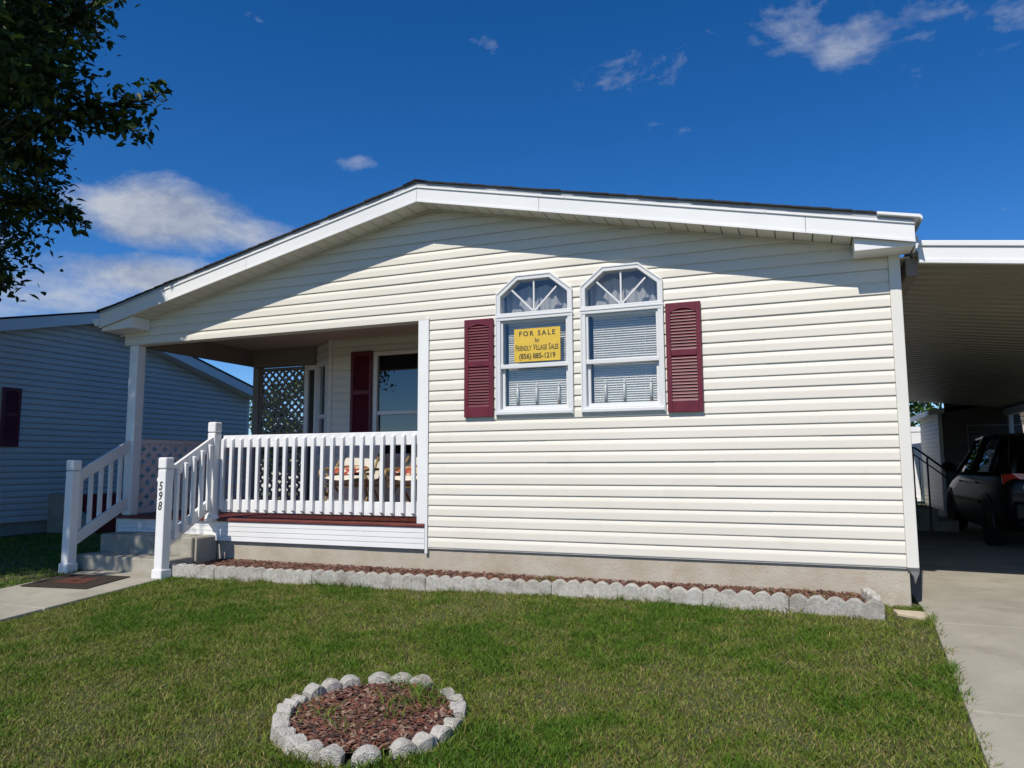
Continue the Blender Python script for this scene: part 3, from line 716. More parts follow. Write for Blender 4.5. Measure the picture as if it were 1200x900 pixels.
def newel(x, y, zb, zt, nm='newel_post', s_=.052, base=True):
    o = part(nm, MB().box(x-s_, x+s_, y-s_, y+s_, zb, zt-.12), M_whitepvc, house, bevel=.010, seg=3)
    part('post_cap', MB().box(x-s_-.003, x+s_+.003, y-s_-.003, y+s_+.003, zt-.115, zt), M_whitepvc, o, bevel=.016, seg=3)
    if base: part('post_sleeve', MB().box(x-s_-.014, x+s_+.014, y-s_-.014, y+s_+.014, zb-.02, zb+.14), M_whitepvc, o, bevel=.012, seg=2)
    return o
nt_ = newel(-6.762, -.062, .19, 1.275, base=False)
part('post_flange', MB().lathe([(.105, .0), (.085, .022), (.070, .045), (.066, .05)], (-6.762, -.062, .222), n=4), M_whitepvc, nt_)
nr_ = newel(-6.672, -.80, -.36, .880)
nl_ = newel(-7.985, -.79, -.36, .865)
def stair_rail(p0, p1, hx, zpairs, bal_side, nb, zoff, bl):
    (xa, ya), (xb, yb) = p0, p1
    (za, zb_), = [zpairs]
    top_ = None
    def board(lo_a, hi_a, lo_b, hi_b):
        return MB().prism([(xa-hx, ya, lo_a), (xb-hx, yb, lo_b), (xb-hx, yb, hi_b), (xa-hx, ya, hi_a)], (2*hx, 0, 0))
    r_ = part('stair_railing', board(za-.135, za, zb_-.135, zb_), M_whitepvc, house, bevel=.005)
    part('bottom_rail', board(za-.135-zoff, za-zoff, zb_-.135-zoff, zb_-zoff), M_whitepvc, r_, bevel=.005)
    for k in range(nb):
        f = (k+.62)/(nb+.25); x = xa+(xb-xa)*f + bal_side*(hx+.019); y = ya+(yb-ya)*f; zt = za+(zb_-za)*f
        zl = zt - .055 - (zoff+.03)
        part('baluster', MB().add([(x-.0185, y-.019, zl-.02), (x+.0185, y-.019, zl), (x+.0185, y+.019, zl), (x-.0185, y+.019, zl-.02),
            (x-.0185, y-.019, zt-.045), (x+.0185, y-.019, zt-.06), (x+.0185, y+.019, zt-.06), (x-.0185, y+.019, zt-.045)],
            [(0,3,2,1),(4,5,6,7),(0,1,5,4),(1,2,6,5),(2,3,7,6),(3,0,4,7)]), M_whitepvc, r_, bevel=.003)
    return r_
stair_rail((-6.675, -.752), (-6.745, -.11), .019, (.775, 1.115), 1, 5, .665, 1)
stair_rail((-7.99, -.742), (-8.10, -.006), .019, (.745, 1.105), -1, 5, .665, 1)
# door-bell like knob on the right newel, seen behind its left edge
part('post_knob', MB().lathe([(.018, 0), (.03, .006), (.034, .02), (.028, .035), (.01, .042)], (0, 0, 0), n=12), M_whitepvc, nr_, local=True, smooth=True).matrix_local = Matrix.Translation(Vector((-6.724, -.80, .655))-house.location) @ Matrix.Rotation(R(-90), 4, 'Y')
# text helper
def text_mesh(s, size, m, offset=0, sx=1.0, shear=0.0, spacing=1.0, extrude=.0008):
    cu_ = bpy.data.curves.new('txt', 'FONT'); cu_.body = s; cu_.size = size; cu_.align_x = 'CENTER'; cu_.align_y = 'CENTER'; cu_.offset = offset; cu_.shear = shear; cu_.space_character = spacing; cu_.extrude = extrude; cu_.resolution_u = 3
    o = bpy.data.objects.new('txt', cu_); COL.objects.link(o); bpy.context.view_layer.update()
    me = bpy.data.meshes.new_from_object(o.evaluated_get(bpy.context.evaluated_depsgraph_get()))
    bpy.data.objects.remove(o); bpy.data.curves.remove(cu_)
    me.transform(Matrix.Scale(sx, 4, (1, 0, 0))); me.materials.clear(); me.materials.append(m); return me
for k, ch in enumerate('598'):
    o = share('house_number', text_mesh(ch, .118, M_ink, .0018, sx=.85, shear=.15), nr_, (-6.676, -.8535, .592-k*.098), rot=(R(90), 0, 0))

# ---- concrete steps
st = MB(); st.box(-8.10, -6.765, -.330, .005, -.45, .040)
steps = part('front_steps', st, M_step, house, bevel=.018, seg=3)
part('step', MB().box(-8.07, -6.725, -.665, -.331, -.45, -.150), M_step, steps, bevel=.018, seg=3)
part('step_cheek', MB().box(-6.763, -6.735, -.29, .004, -.45, .03), M_step, steps, bevel=.008)

# ================================================================== things around the house
sg = thing('for_sale_sign', 'yellow for sale sign with dark lettering in the left front window', 'sign', (-2.982, -.004, 1.757))
part('board', MB().box(-3.212, -2.752, -.0075, -.0045, 1.757, 2.073), M_sign, sg)
def letter_line(words, zbase, big, small, sx, off_, width, gap):
    items = []; x = 0.0
    for w_ in words:
        for txt, sz in ((w_[0], big), (w_[1:], small)):
            if not txt: continue
            me = text_mesh(txt, sz, M_ink, off_, sx=sx); xs_ = [v.co.x for v in me.vertices]; yb = min(v.co.y for v in me.vertices)
            me.transform(Matrix.Translation((-min(xs_), -yb, 0))); items.append((me, x)); x += max(xs_)-min(xs_)+.0035
        x += gap
    x -= gap
    for me, x_ in items:
        me.transform(Matrix.Scale(width/x, 4, (1, 0, 0))); share('lettering', me, sg, (-2.982-width/2+x_*width/x, -.0085, zbase), rot=(R(90), 0, 0))
for s_, z, size, sx, sp, off_ in (('FOR SALE', 2.022, .066, 1.0, 1.35, .0011), ('by', 1.957, .050, .9, 1.0, .0007), ('(856) 885-1219', 1.806, .070, .83, 1.0, .0013)):
    share('lettering', text_mesh(s_, size, M_ink, off_, sx=sx, spacing=sp), sg, (-2.982, -.0085, z), rot=(R(90), 0, 0))
letter_line(('FRIENDLY', 'VILLAGE', 'SALES'), 1.862, .082, .066, .55, .0009, .432, .014)
# door mat
dm = thing('doormat', 'dark brown doormat with reddish middle on the front path', 'doormat', (-7.33, -1.20, gz(-7.33, -1.2)), rz=R(6))
def matm(w, d, z0, z1):
    mb = MB(); mb.add([(-w, -d, z0), (w, -d, z0), (w, d, z0), (-w, d, z0), (-w, -d, z1), (w, -d, z1), (w, d, z1), (-w, d, z1)], [(0,3,2,1),(4,5,6,7),(0,1,5,4),(1,2,6,5),(2,3,7,6),(3,0,4,7)])
    mb.v = [(x, y, z+.06*y) for x, y, z in mb.v]; return mb
ZP = -.305+.06*(-1.2+.6)+.018 - gz(-7.33, -1.2)
part('mat_base', matm(.385, .27, ZP+.001, ZP+.013), M_mat1, dm, local=True, bevel=.004); part('mat_centre', matm(.17, .11, ZP+.0135, ZP+.016), M_mat2, dm, local=True)

# scalloped edging blocks
def scallop(L, n, h, t, curve=None, rough=.002, amp=.034):
    """block along +x from 0 to L with n scallops on top; curve = (radius) bends it; local coordinates, base at z=0"""
    per = 8; N = n*per; V = []; F = []
    for i in range(N+1):
        u = i/N; x = L*u; ph = (i % per)/per
        zt = h - amp + amp*math.sin(math.pi*((u*n) % 1.0 if i < N else 0))**.8
        # front face bulges with each scallop
        bul = .010*math.sin(math.pi*((u*n) % 1.0 if i < N else 0))
        for yy in (0-bul, t+bul):
            if curve:
                an = x/curve; px, py = (curve+t/2-yy)*math.sin(an), curve - (curve+t/2-yy)*math.cos(an)
                px, py = px, py
            else: px, py = x, yy
            V += [(px, py, -.10), (px, py, zt-.007), ]
        # rounded arris
        for yy in (.007-bul, t-.007+bul):
            if curve:
                an = x/curve; px, py = (curve+t/2-yy)*math.sin(an), curve - (curve+t/2-yy)*math.cos(an)
            else: px, py = x, yy
            V += [(px, py, zt)]
    for i in range(N):
        a, b = i*6, (i+1)*6      # 0 f-bot,1 f-top,2 b-bot,3 b-top,4 f-arris,5 b-arris
        F += [(a, b, b+1, a+1), (a+1, b+1, b+4, a+4), (a+4, b+4, b+5, a+5), (a+5, b+5, b+3, a+3), (a+3, b+3, b+2, a+2)]
    F += [(0, 1, 4, 5, 3, 2), tuple(N*6+q for q in (2, 3, 5, 4, 1, 0))]
    V = [(x+random.uniform(-rough, rough), y+random.uniform(-rough, rough), z+random.uniform(-rough, rough)) for x, y, z in V]
    return MB().add(V, F)
def edge_y(x):
    P_ = [(-6.70, -.70), (-5.6, -.66), (-4.5, -.575), (-3.4, -.50), (-2.1, -.455), (-1.2, -.48), (-.2, -.56)]
    return float(np.interp(x, [q[0] for q in P_], [q[1] for q in P_]))
ex = [-6.70, -6.10, -5.535, -5.00, -4.46, -3.86, -3.28, -2.70, -2.10, -1.47, -.845, -.215]
nth = ['first', 'second', 'third', 'fourth', 'fifth', 'sixth', 'seventh', 'eighth', 'ninth', 'tenth', 'eleventh']
EDZ = lambda x: .125 if x > -4 else .125-.012
for k in range(11):
    x0, x1 = ex[k]+.002, ex[k+1]-.002; y0, y1 = edge_y(x0), edge_y(x1); L_ = math.hypot(x1-x0, y1-y0)
    single('edging_block', scallop(L_, 5, .140 if k > 6 else .128, .062), M_edge, '%s scalloped concrete edging block counted from the front steps along the bed' % nth[k], 'edging block',
           (x0, y0-.02+random.uniform(-.008, .008), -.305+random.uniform(-.006, .004)), 'scalloped blocks edging the house bed', rz=math.atan2(y1-y0, x1-x0), local=True).rotation_euler = (random.uniform(-.05, .05), random.uniform(-.012, .012), math.atan2(y1-y0, x1-x0)+random.uniform(-.01, .01))
single('edging_block', scallop(.40, 3, .135, .05), M_edge, 'edging block turned back towards the foundation at the right end of the bed', 'edging block', (-.225, -.485, -.285), 'scalloped blocks edging the house bed', rz=R(98), local=True)
# round bed
CX, CY, CR_ = -2.735, -3.20, .430
CZ = gz(CX, CY)
circ = [(-157, -74, 6, .0, 'long curved scalloped block at the front of the round bed'), (-68, -52, 1, -.004, 'short single scallop block in the front gap of the round bed'), (-46, 12, 4, .0, 'curved scalloped block on the right of the round bed'),
        (20, 66, 3, .0, 'curved scalloped block at the back right of the round bed'), (76, 124, 3, .014, 'scalloped block at the back of the round bed'), (130, 172, 3, .018, 'scalloped block at the back left of the round bed'), (175, 204, 3, .004, 'tilted scalloped block at the left of the round bed')]
for a0, a1, n, dz, lab in circ:
    L_ = R(a1-a0)*CR_
    an = R(a0); px, py = CX+CR_*math.cos(an), CY+CR_*math.sin(an)
    # local block starts at origin heading +x and bends left (counter-clockwise)
    single('edging_block', scallop(L_, n, .074, .062, curve=CR_, amp=.026), M_edge, lab, 'edging block', (px, py, gz(px, py)+dz-.008), 'scalloped blocks around the round bed', rz=an+R(90), local=True).rotation_euler = (random.uniform(-.10, .03), random.uniform(-.03, .03), an+R(90))

def chips(name, inside, bounds, n, zf, label, sz=(.012, .035), cat=None):
    x0, x1, y0, y1 = bounds
    P = np.stack([rng.uniform(x0, x1, n), rng.uniform(y0, y1, n)], 1); P = P[inside(P[:, 0], P[:, 1])]; n = len(P)
    a = rng.uniform(0, 2*np.pi, n); L_ = rng.uniform(*sz, n); w = L_*rng.uniform(.25, .5, n); tl = rng.uniform(-.5, .5, n); z = zf(P[:, 0], P[:, 1]) + rng.uniform(0, .014, n)
    ca, sa = np.cos(a), np.sin(a); V = np.zeros((n, 5, 3))
    for i, (su, sv) in enumerate(((-1, -1), (1, -1), (1, 1), (-1, 1))):
        V[:, i, 0] = P[:, 0]+ca*su*L_/2-sa*sv*w/2; V[:, i, 1] = P[:, 1]+sa*su*L_/2+ca*sv*w/2; V[:, i, 2] = z+su*L_/2*tl
    V[:, 4] = V[:, :4].mean(1); V[:, 4, 2] += .005
    F = np.array([(0, 1, 4), (1, 2, 4), (2, 3, 4), (3, 0, 4)])[None]+(np.arange(n)*5)[:, None, None]
    base = np.array([(.15, .058, .036), (.09, .036, .024), (.19, .085, .055), (.045, .028, .022), (.25, .165, .115), (.16, .048, .03)])
    c = base[rng.integers(0, 6, n)]*rng.uniform(.75, 1.2, (n, 1)); c = np.concatenate([c, np.ones((n, 1))], 1); c = np.repeat(c, 5, 0)
    o = tri_mesh(name, V.reshape(-1, 3), F.reshape(-1, 3), c, M_chip, kind='stuff'); o['label'] = label; o['category'] = 'mulch'
    return o
def bedz(x, y): return np.where(True, -.246+.022*np.clip((y+.45)/.45, 0, 1), 0)
bm = MB(); nb_ = 40
for i in range(nb_+1):
    x = -6.70+6.47*i/nb_; e = edge_y(x)
    for y in (e+.03, (e+.02)*.5, .03): bm.v.append((x, y, float(bedz(x, y))-.004+.008*math.sin(x*9+y*20)))
bm.f = [(i*3+j, (i+1)*3+j, (i+1)*3+j+1, i*3+j+1) for i in range(nb_) for j in range(2)]
structure('bed_soil', bm, M_mulch, 'mulched bed strip along the foundation', smooth=True)
ev = np.vectorize(edge_y)
chips('mulch_chips', lambda x, y: (y > ev(x)+.03), (-6.70, -.25, -.66, .015), 16000, bedz, 'red brown mulch chips in the bed along the foundation')
cm = MB(); cm.v.append((CX, CY, CZ+.035))
for k in range(24):
    an = 2*math.pi*k/24; x, y = CX+(CR_-.02)*math.cos(an), CY+(CR_-.02)*math.sin(an); cm.v.append((x, y, gz(x, y)+.030))
cm.f = [(0, 1+k, 1+(k+1) % 24) for k in range(24)]
structure('round_bed_soil', cm, M_mulch, 'mulched middle of the round bed', smooth=True)
chips('mulch_chips', lambda x, y: (x-CX)**2+(y-CY)**2 < (CR_-.03)**2, (CX-.5, CX+.5, CY-.5, CY+.5), 5200, lambda x, y: gza(x, y)+.032, 'red brown mulch chips in the round bed', sz=(.014, .045))
single('stepping_stone', MB().prism([(-.115, -.33, -.33), (.05, -.46, -.33), (.100, -.36, -.33), (.075, -.22, -.33), (-.13, -.20, -.33)], (0, 0, .042)), M_paver, 'flat tan stepping stone in the grass at the house corner', 'paver', (0, -.33, -.305), bevel=.006)

# ================================================================== grass
def grass(name, mask, bounds, dens, label, h=(.014, .036), w=.0046, seed=1, lift=0.0):
    r = np.random.default_rng(seed); x0, x1, y0, y1 = bounds; n = int((x1-x0)*(y1-y0)*dens)
    x = r.uniform(x0, x1, n); y = r.uniform(y0, y1, n); k = mask(x, y); x, y = x[k], y[k]
    def nz(sx, sy, ph): return .5+.25*(np.sin(x*sx+1.3*np.sin(y*sy*.7+ph))+np.sin(y*sy+1.7*np.sin(x*sx*.6+ph*2)))
    patch = .36*nz(2.1, 2.7, .3)+.32*nz(6.3, 5.6, 1.9)+.32*nz(17, 19, 4.)     # 0..1, high = lush
    patch = np.clip((patch-.5)*1.7+.5, 0, 1)
    keep = r.random(len(x)) < (.45+.75*patch); x, y, patch = x[keep], y[keep], patch[keep]; n = len(x)
    hh = r.uniform(*h, n)*(.7+.5*patch); a = r.uniform(0, 2*np.pi, n); ln = r.uniform(.3, 1.7, n)*hh; la = r.uniform(0, 2*np.pi, n)
    ww = w*r.uniform(.7, 1.4, n); z = gza(x, y)-.008+lift
    dx, dy = np.cos(a)*ww/2, np.sin(a)*ww/2; lx, ly = np.cos(la)*ln, np.sin(la)*ln
    V = np.zeros((n, 5, 3))
    V[:, 0] = np.stack([x-dx, y-dy, z], 1); V[:, 1] = np.stack([x+dx, y+dy, z], 1)
    V[:, 2] = np.stack([x-dx*.8+lx*.35, y-dy*.8+ly*.35, z+hh*.62], 1); V[:, 3] = np.stack([x+dx*.8+lx*.35, y+dy*.8+ly*.35, z+hh*.62], 1)
    V[:, 4] = np.stack([x+lx, y+ly, z+hh], 1)
    F = np.array([(0, 1, 3), (0, 3, 2), (2, 3, 4)])[None]+(np.arange(n)*5)[:, None, None]
    lush = np.array([.078, .165, .011]); mid = np.array([.168, .222, .028]); dry = np.array([.33, .27, .10])
    t = np.clip(patch*1.5-.35+r.normal(0, .16, n), 0, 1)[:, None]; c = mid*(1-t)+lush*t
    isdry = (r.random(n) < np.clip(.46-.50*patch, .06, .42))[:, None]; c = np.where(isdry, dry*r.uniform(.5, 1.1, (n, 1)), c)*r.uniform(.7, 1.3, (n, 1))
    c = np.concatenate([c, np.ones((n, 1))], 1); c = np.repeat(c, 5, 0)
    o = tri_mesh(name, V.reshape(-1, 3), F.reshape(-1, 3), c, M_grass, kind='stuff'); o['label'] = label; o['category'] = 'grass'
    return o
def lawn(x, y):
    m_ = (y < ev(x)-.025) | (x > -.19)
    m_ &= (x > -6.60) | (y > 99)
    m_ &= x < .115+.062*np.minimum(y, 0) - .005 + .03*np.sin(y*9)*np.sin(y*23)
    m_ &= ~(((x-CX)**2+(y-CY)**2) < (CR_+.03)**2)
    m_ &= ~((x > -.14) & (y > -.49) & (x < .15) & (y < -.19) & ((x+.14)*.8-.33 > y+.0-.14))
    return m_
near = lambda x, y: lawn(x, y) & (y < -2.0) & (y > -5.6)
far = lambda x, y: lawn(x, y) & (y >= -2.0) & (y < .01)
grass('grass', near, (-6.6, .12, -5.4, -2.0), 17500, 'mown green lawn with dry patches in front of the house', seed=3)
grass('grass', far, (-6.6, .12, -2.0, 0.0), 14000, 'strip of lawn along the edging blocks', seed=4, w=.0048)
grass('grass', lambda x, y: (x < -7.82) & ~((x > -8.25) & (y > -.35)), (-12.4, -7.82, -3.2, 6.0), 2600, 'shaded grass between the two houses', seed=5, w=.008)
def tuft_mask(x, y):
    t = np.zeros_like(x, bool)
    for cx_, cy_, r_ in ((CX+.18, CY+.30, .11), (CX+.02, CY+.36, .07), (CX+.30, CY+.16, .07), (CX+.22, CY+.22, .14), (CX-.20, CY-.10, .05), (CX+.05, CY+.12, .05), (CX-.36, CY+.05, .06), (CX-.02, CY-.20, .06), (CX-.30, CY-.20, .06), (CX+.14, CY-.02, .05)): t |= (x-cx_)**2+(y-cy_)**2 < r_**2
    return t & ((x-CX)**2+(y-CY)**2 < (CR_-.04)**2)
grass('grass', tuft_mask, (CX-.5, CX+.5, CY-.5, CY+.5), 4200, 'weedy grass tufts growing in the round bed', h=(.06, .13), w=.006, seed=6)
grass('grass', lambda x, y: (y > ev(x)+.04) & (y < -.02) & ((x > -1.0) | (np.sin(x*7.3)*np.sin(x*3.1+1) > .55)) & (np.sin(x*31)*np.sin(y*27+x*9) > .15), (-3.4, -.25, -.6, 0), 4500, 'weeds growing in the mulch near the right end of the bed', h=(.03, .085), w=.005, seed=8, lift=.055)

grass('grass', lambda x, y: (np.abs(np.hypot(x-CX, y-CY)-(CR_+.055)) < .028) & (np.sin(np.arctan2(y-CY, x-CX)*7+1)+np.sin(np.arctan2(y-CY, x-CX)*17) > -.6), (CX-.6, CX+.6, CY-.6, CY+.6), 9000, 'longer grass growing up against the round bed blocks', h=(.035, .075), w=.005, seed=12)
grass('grass', lambda x, y: (y < ev(x)-.02) & (y > ev(x)-.065) & (np.sin(x*5.1)+np.sin(x*13.7+1) > -.5), (-6.6, -.15, -.8, -.4), 6500, 'ragged grass growing up against the long row of edging blocks', h=(.035, .08), w=.005, seed=13)
grass('grass', lambda x, y: (np.abs(x-(.115+.062*y)) < .03) & (np.sin(y*6.3)+np.sin(y*15.1+2) > -.3), (-.4, .14, -5.4, -.3), 6000, 'ragged grass spilling over the driveway edge', h=(.03, .065), w=.005, seed=14)
# ================================================================== trees
def tree(name, label, base, height, crown_c, crown_r, nlimb, nclump, leaves_per, leaf, seed, targets=(), group=None, cols=((.020, .045, .008), (.050, .095, .016), (.085, .125, .03)), trunk_r=.16, clump_r=.42, reject=None):
    r = random.Random(seed); nr = np.random.default_rng(seed)
    t = thing(name, label, 'tree', base, group)
    B0 = Vector(base); C0 = Vector(crown_c); RR = Vector(crown_r)
    tk = MB(); topz = C0 + Vector((0, 0, -.1*RR.z))
    path = [B0+Vector((0, 0, -.1))]; 
    for i in range(1, 7):
        f = i/6; path.append(B0.lerp(topz, f)+Vector((r.uniform(-.06, .06), r.uniform(-.06, .06), 0))*(1 if i < 6 else 0))
    tk.tube(path, [trunk_r*1.35]+[trunk_r*(1-.55*i/6) for i in range(1, 7)], 10)
    pts = []
    for k in range(nclump):
        while True:
            v = Vector((r.uniform(-1, 1), r.uniform(-1, 1), r.uniform(-1, 1)))
            if v.length < 1: break
        rr = v.length**.45; v = v.normalized()*rr*(1+.14*math.sin(v.x*7+v.z*5+seed)+.08*math.sin(v.y*11))
        q = C0+Vector((v.x*RR.x, v.y*RR.y, v.z*RR.z))
        if reject and reject(q): continue
        pts.append((q, clump_r*r.uniform(.6, 1.25)))
    limbs = []
    for k in range(nlimb):
        s_ = path[3+k % 4] if k % 4 < 4 and 3+k % 4 < len(path) else path[-1]
        q = pts[(k*37) % len(pts)][0]; mid = s_.lerp(q, .5)+Vector((0, 0, .18*(q-s_).length*r.uniform(-.2, .5)))
        pp = [s_, s_.lerp(mid, .5)+Vector((0, 0, .05)), mid, q]; limbs.append(pp)
        tk.tube(pp, [trunk_r*.42, trunk_r*.33, trunk_r*.22, .012], 6)
    joints = [p_ for pp in limbs for p_ in pp[1:]]
    for q, cr_ in pts:
        j = min(joints, key=lambda p_: (p_-q).length); mid = j.lerp(q, .5)+Vector((r.uniform(-.1, .1), r.uniform(-.1, .1), r.uniform(-.05, .12)))
        tk.tube([j, mid, q], [.016, .010, .004], 4, cap=False)
    # hand placed sprigs: list of polylines
    LP = []
    for q, cr_ in pts:
        n = int(leaves_per*(cr_/clump_r)**2)
        v = np.clip(nr.normal(0, .5, (n, 3)), -.85, .85)*cr_; LP.append(np.array(q)[None]+v)
    for sp in targets:
        P = [Vector(p_) for p_ in sp]; tk.tube(P, [.024*(1-i/len(P))+.004 for i in range(len(P))], 5, cap=False)
        for a, b in zip(P[:-1], P[1:]):
            n = int((b-a).length*85)
            for i in range(n):
                f = r.random(); c = a.lerp(b, f); off = Vector((r.gauss(0, .085), r.gauss(0, .085), r.gauss(0, .075))); e = c+off
                tk.tube([c, e], [.004, .002], 3, cap=False)
                m_ = r.randint(2, 5); LP.append(np.array(e)[None]+nr.normal(0, .045, (m_, 3)))
    part('trunk', tk, M_bark, t, smooth=True)
    P = np.concatenate(LP)
    if reject: P = P[[not reject(Vector(q)) for q in P]] if len(P) < 4 else P
    n = len(P); a = nr.uniform(0, 2*np.pi, n); ti = nr.normal(0, .55, n); ro = nr.normal(0, .6, n); s_ = leaf*nr.uniform(.65, 1.3, n)
    d = np.stack([np.cos(a)*np.cos(ti), np.sin(a)*np.cos(ti), np.sin(ti)-.35], 1); d /= np.linalg.norm(d, axis=1)[:, None]
    sd = np.stack([-np.sin(a), np.cos(a), np.zeros(n)], 1); up = np.cross(d, sd); sd = sd*np.cos(ro)[:, None]+up*np.sin(ro)[:, None]; up = np.cross(d, sd)
    V = np.zeros((n, 6, 3)); s3 = s_[:, None]
    V[:, 0] = P-d*s3*.5; V[:, 1] = P-d*s3*.12+sd*s3*.27+up*s3*.07; V[:, 2] = P+d*s3*.2+sd*s3*.22+up*s3*.06; V[:, 3] = P+d*s3*.58-up*s3*.06
    V[:, 4] = P+d*s3*.2-sd*s3*.22+up*s3*.06; V[:, 5] = P-d*s3*.12-sd*s3*.27+up*s3*.07
    F = np.array([(0, 1, 2), (0, 2, 3), (0, 3, 4), (0, 4, 5)])[None]+(np.arange(n)*6)[:, None, None]
    cc = np.array(cols); c = cc[nr.integers(0, len(cc), n)]*nr.uniform(.7, 1.25, (n, 1)); c = np.concatenate([c, np.ones((n, 1))], 1); c = np.repeat(c, 6, 0)
    tri_mesh('crown', V.reshape(-1, 3)-np.array(base)[None, None][0], F.reshape(-1, 3), c, M_leaf, parent=t)
    return t
def pix(px, py, depth):           # position of a measured sprig: pixel of the photograph and distance
    return CAM + (cf + cr2*((px-600)/FPX) - cu2*((py-450)/FPX))*depth
def px_of(q):
    d = Vector(q)-CAM; z = d.dot(cf)
    return (600+FPX*d.dot(cr2)/z, 450-FPX*d.dot(cu2)/z) if z > .1 else (-9999, 0)
SPR = [[(-9.0, -.9, 4.7), (-8.45, -.75, 4.85), (-7.9, -.6, 4.95), (-7.62, -.45, 5.02), (-7.48, -.40, 5.06)],
       [(-8.3, -.7, 4.85), (-7.95, -.6, 4.75), (-7.65, -.48, 4.62)],
       [(-9.3, -.9, 3.9), (-8.75, -.75, 3.78), (-8.35, -.6, 3.62)],
       [(-9.2, -.9, 5.8), (-8.6, -.8, 6.05), (-8.1, -.75, 6.2)],
       [(-9.2, -.9, 5.2), (-8.7, -.8, 5.35), (-8.4, -.75, 5.32)],
       [(-9.8, -1, 3.6), (-9.4, -.9, 3.2), (-9.2, -.85, 2.85)],
       [(-9.1, -.9, 4.4), (-8.7, -.8, 4.35), (-8.5, -.75, 4.25)]]
def rej(q):
    x, y = px_of(q)
    return x > 0 and (x > np.interp(y, [-400, 0, 60, 150, 200, 260, 330, 345, 2000], [130, 112, 92, 70, 60, 52, 18, -10, -10]))
tree('leafy_tree', 'dark leafy tree overhanging the upper left of the view', (-10.2, -2.3, gz(-10.2, -2.3)), 7.5, (-10.25, -2.7, 5.75), (2.55, 3.3, 3.1), 22, 1150, 62, .106, 11, SPR, reject=rej, cols=((.018, .040, .008), (.035, .070, .012), (.06, .095, .02)), trunk_r=.17, clump_r=.40)
tree('background_tree', 'green tree behind the white fence beyond the carport', (1.2, 22, -.35), 5, (1.4, 22, 3.0), (3.4, 2.2, 2.6), 10, 120, 60, .20, 21, cols=((.03, .07, .012), (.06, .12, .02), (.10, .16, .035)), group='trees behind the houses', clump_r=.6)
tree('background_tree', 'green tree seen through the rear porch lattice', (-15.8, 14.5, -.35), 5, (-15.8, 14.5, 2.0), (2.6, 2.6, 2.0), 10, 120, 60, .18, 22, cols=((.03, .06, .012), (.06, .11, .02), (.09, .14, .035)), group='trees behind the houses', clump_r=.55)

# ================================================================== carport
cpz = lambda x: 2.335 - .118*(x-.225)          # underside of the fascia
cp = thing('carport', 'aluminium carport roof with white fascia attached to the house', 'carport', (1.9, -.1, -.3))
XA, XB = .206, 3.75
def cprism(y0, y1, lo, hi): return MB().prism([(XA, y0, cpz(XA)+lo), (XB, y0, cpz(XB)+lo), (XB, y0, cpz(XB)+hi), (XA, y0, cpz(XA)+hi)], (0, y1-y0, 0))
part('fascia', cprism(-.10, -.07, 0, .130), M_white, cp, bevel=.004)
part('fascia_cap', cprism(-.115, -.04, .134, .178), M_white, cp, bevel=.006)
part('fascia_lip', cprism(-.108, -.101, .0, .035), M_white, cp, bevel=.003)
for k in range(62):                            # roof pans with raised ribs, running away from the house
    y0 = -.065+k*.203; mb = MB()
    pr = [(0, .055), (.030, .055), (.046, .012), (.100, .010), (.156, .012), (.172, .055), (.203, .055)]
    V = [(x, y0+u, cpz(x)+v+.01) for u, v in pr for x in (XA, XB)] + [(x, y0+u, cpz(x)+v+.016) for u, v in pr for x in (XA, XB)]
    n = len(pr); F = [(2*i, 2*i+1, 2*i+3, 2*i+2) for i in range(n-1)] + [(2*n+2*i+2, 2*n+2*i+3, 2*n+2*i+1, 2*n+2*i) for i in range(n-1)]
    part('roof_pan', mb.add(V, F), M_pan, cp)
part('roof_cover', cprism(-.05, 12.5, .075, .10), M_white, cp)
part('ledger', MB().box(.125, .204, -.02, 12.5, 2.26, 2.40), M_porchclad, cp)
part('side_beam', MB().box(3.45, 3.58, -.06, 12.5, cpz(3.5)-.14, cpz(3.5)-.0), M_white, cp)
for y in (.3, 4.2, 8.2, 12.2): part('post', MB().box(3.47, 3.56, y, y+.09, -.30, cpz(3.5)-.142), M_white, cp, bevel=.008)
part('eave_flashing', MB().box(.172, .2035, -.06, 12.5, 2.402, 2.505), M_porchclad, cp)
# shed at the back of the carport
sd = thing('storage_shed', 'cream sided storage shed with double doors at the back of the carport', 'shed', (3.5, 12.5, -.3))
SX0, SX1, SY0, SY1 = 2.22, 5.2, 12.6, 15.4
swl = part('wall', MB().box(SX0, SX1, SY0, SY1, -.3, 1.95), M_vinyl, sd)
siding(swl, lambda u, d, z: (SX0-d, u, z), -.25, 21, lambda z: [(SY0, SY1)], [], M_vinyl)
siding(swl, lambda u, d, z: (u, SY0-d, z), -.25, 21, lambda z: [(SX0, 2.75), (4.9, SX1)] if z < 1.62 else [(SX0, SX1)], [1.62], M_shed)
part('corner_trim', MB().box(SX0-.03, SX0+.05, SY0-.03, SY0+.05, -.28, 1.9), M_vinylcorner, sd, bevel=.004)
for a, b in ((2.77, 3.80), (3.83, 4.88)):
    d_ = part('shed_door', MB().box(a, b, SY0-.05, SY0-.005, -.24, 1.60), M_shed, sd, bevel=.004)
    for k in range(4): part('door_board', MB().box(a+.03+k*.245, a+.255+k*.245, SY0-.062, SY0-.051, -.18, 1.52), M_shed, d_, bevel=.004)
    part('hinge', MB().box(a+.02, a+.2, SY0-.07, SY0-.063, 1.40, 1.44), M_black, d_)
part('roof', MB().prism([(SX0-.22, SY0-.1, 1.86), (SX1+.2, SY0-.1, 2.35), (SX1+.2, SY0-.1, 2.43), (SX0-.22, SY0-.1, 1.97)], (0, SY1-SY0+.3, 0)), M_white, sd, bevel=.006)
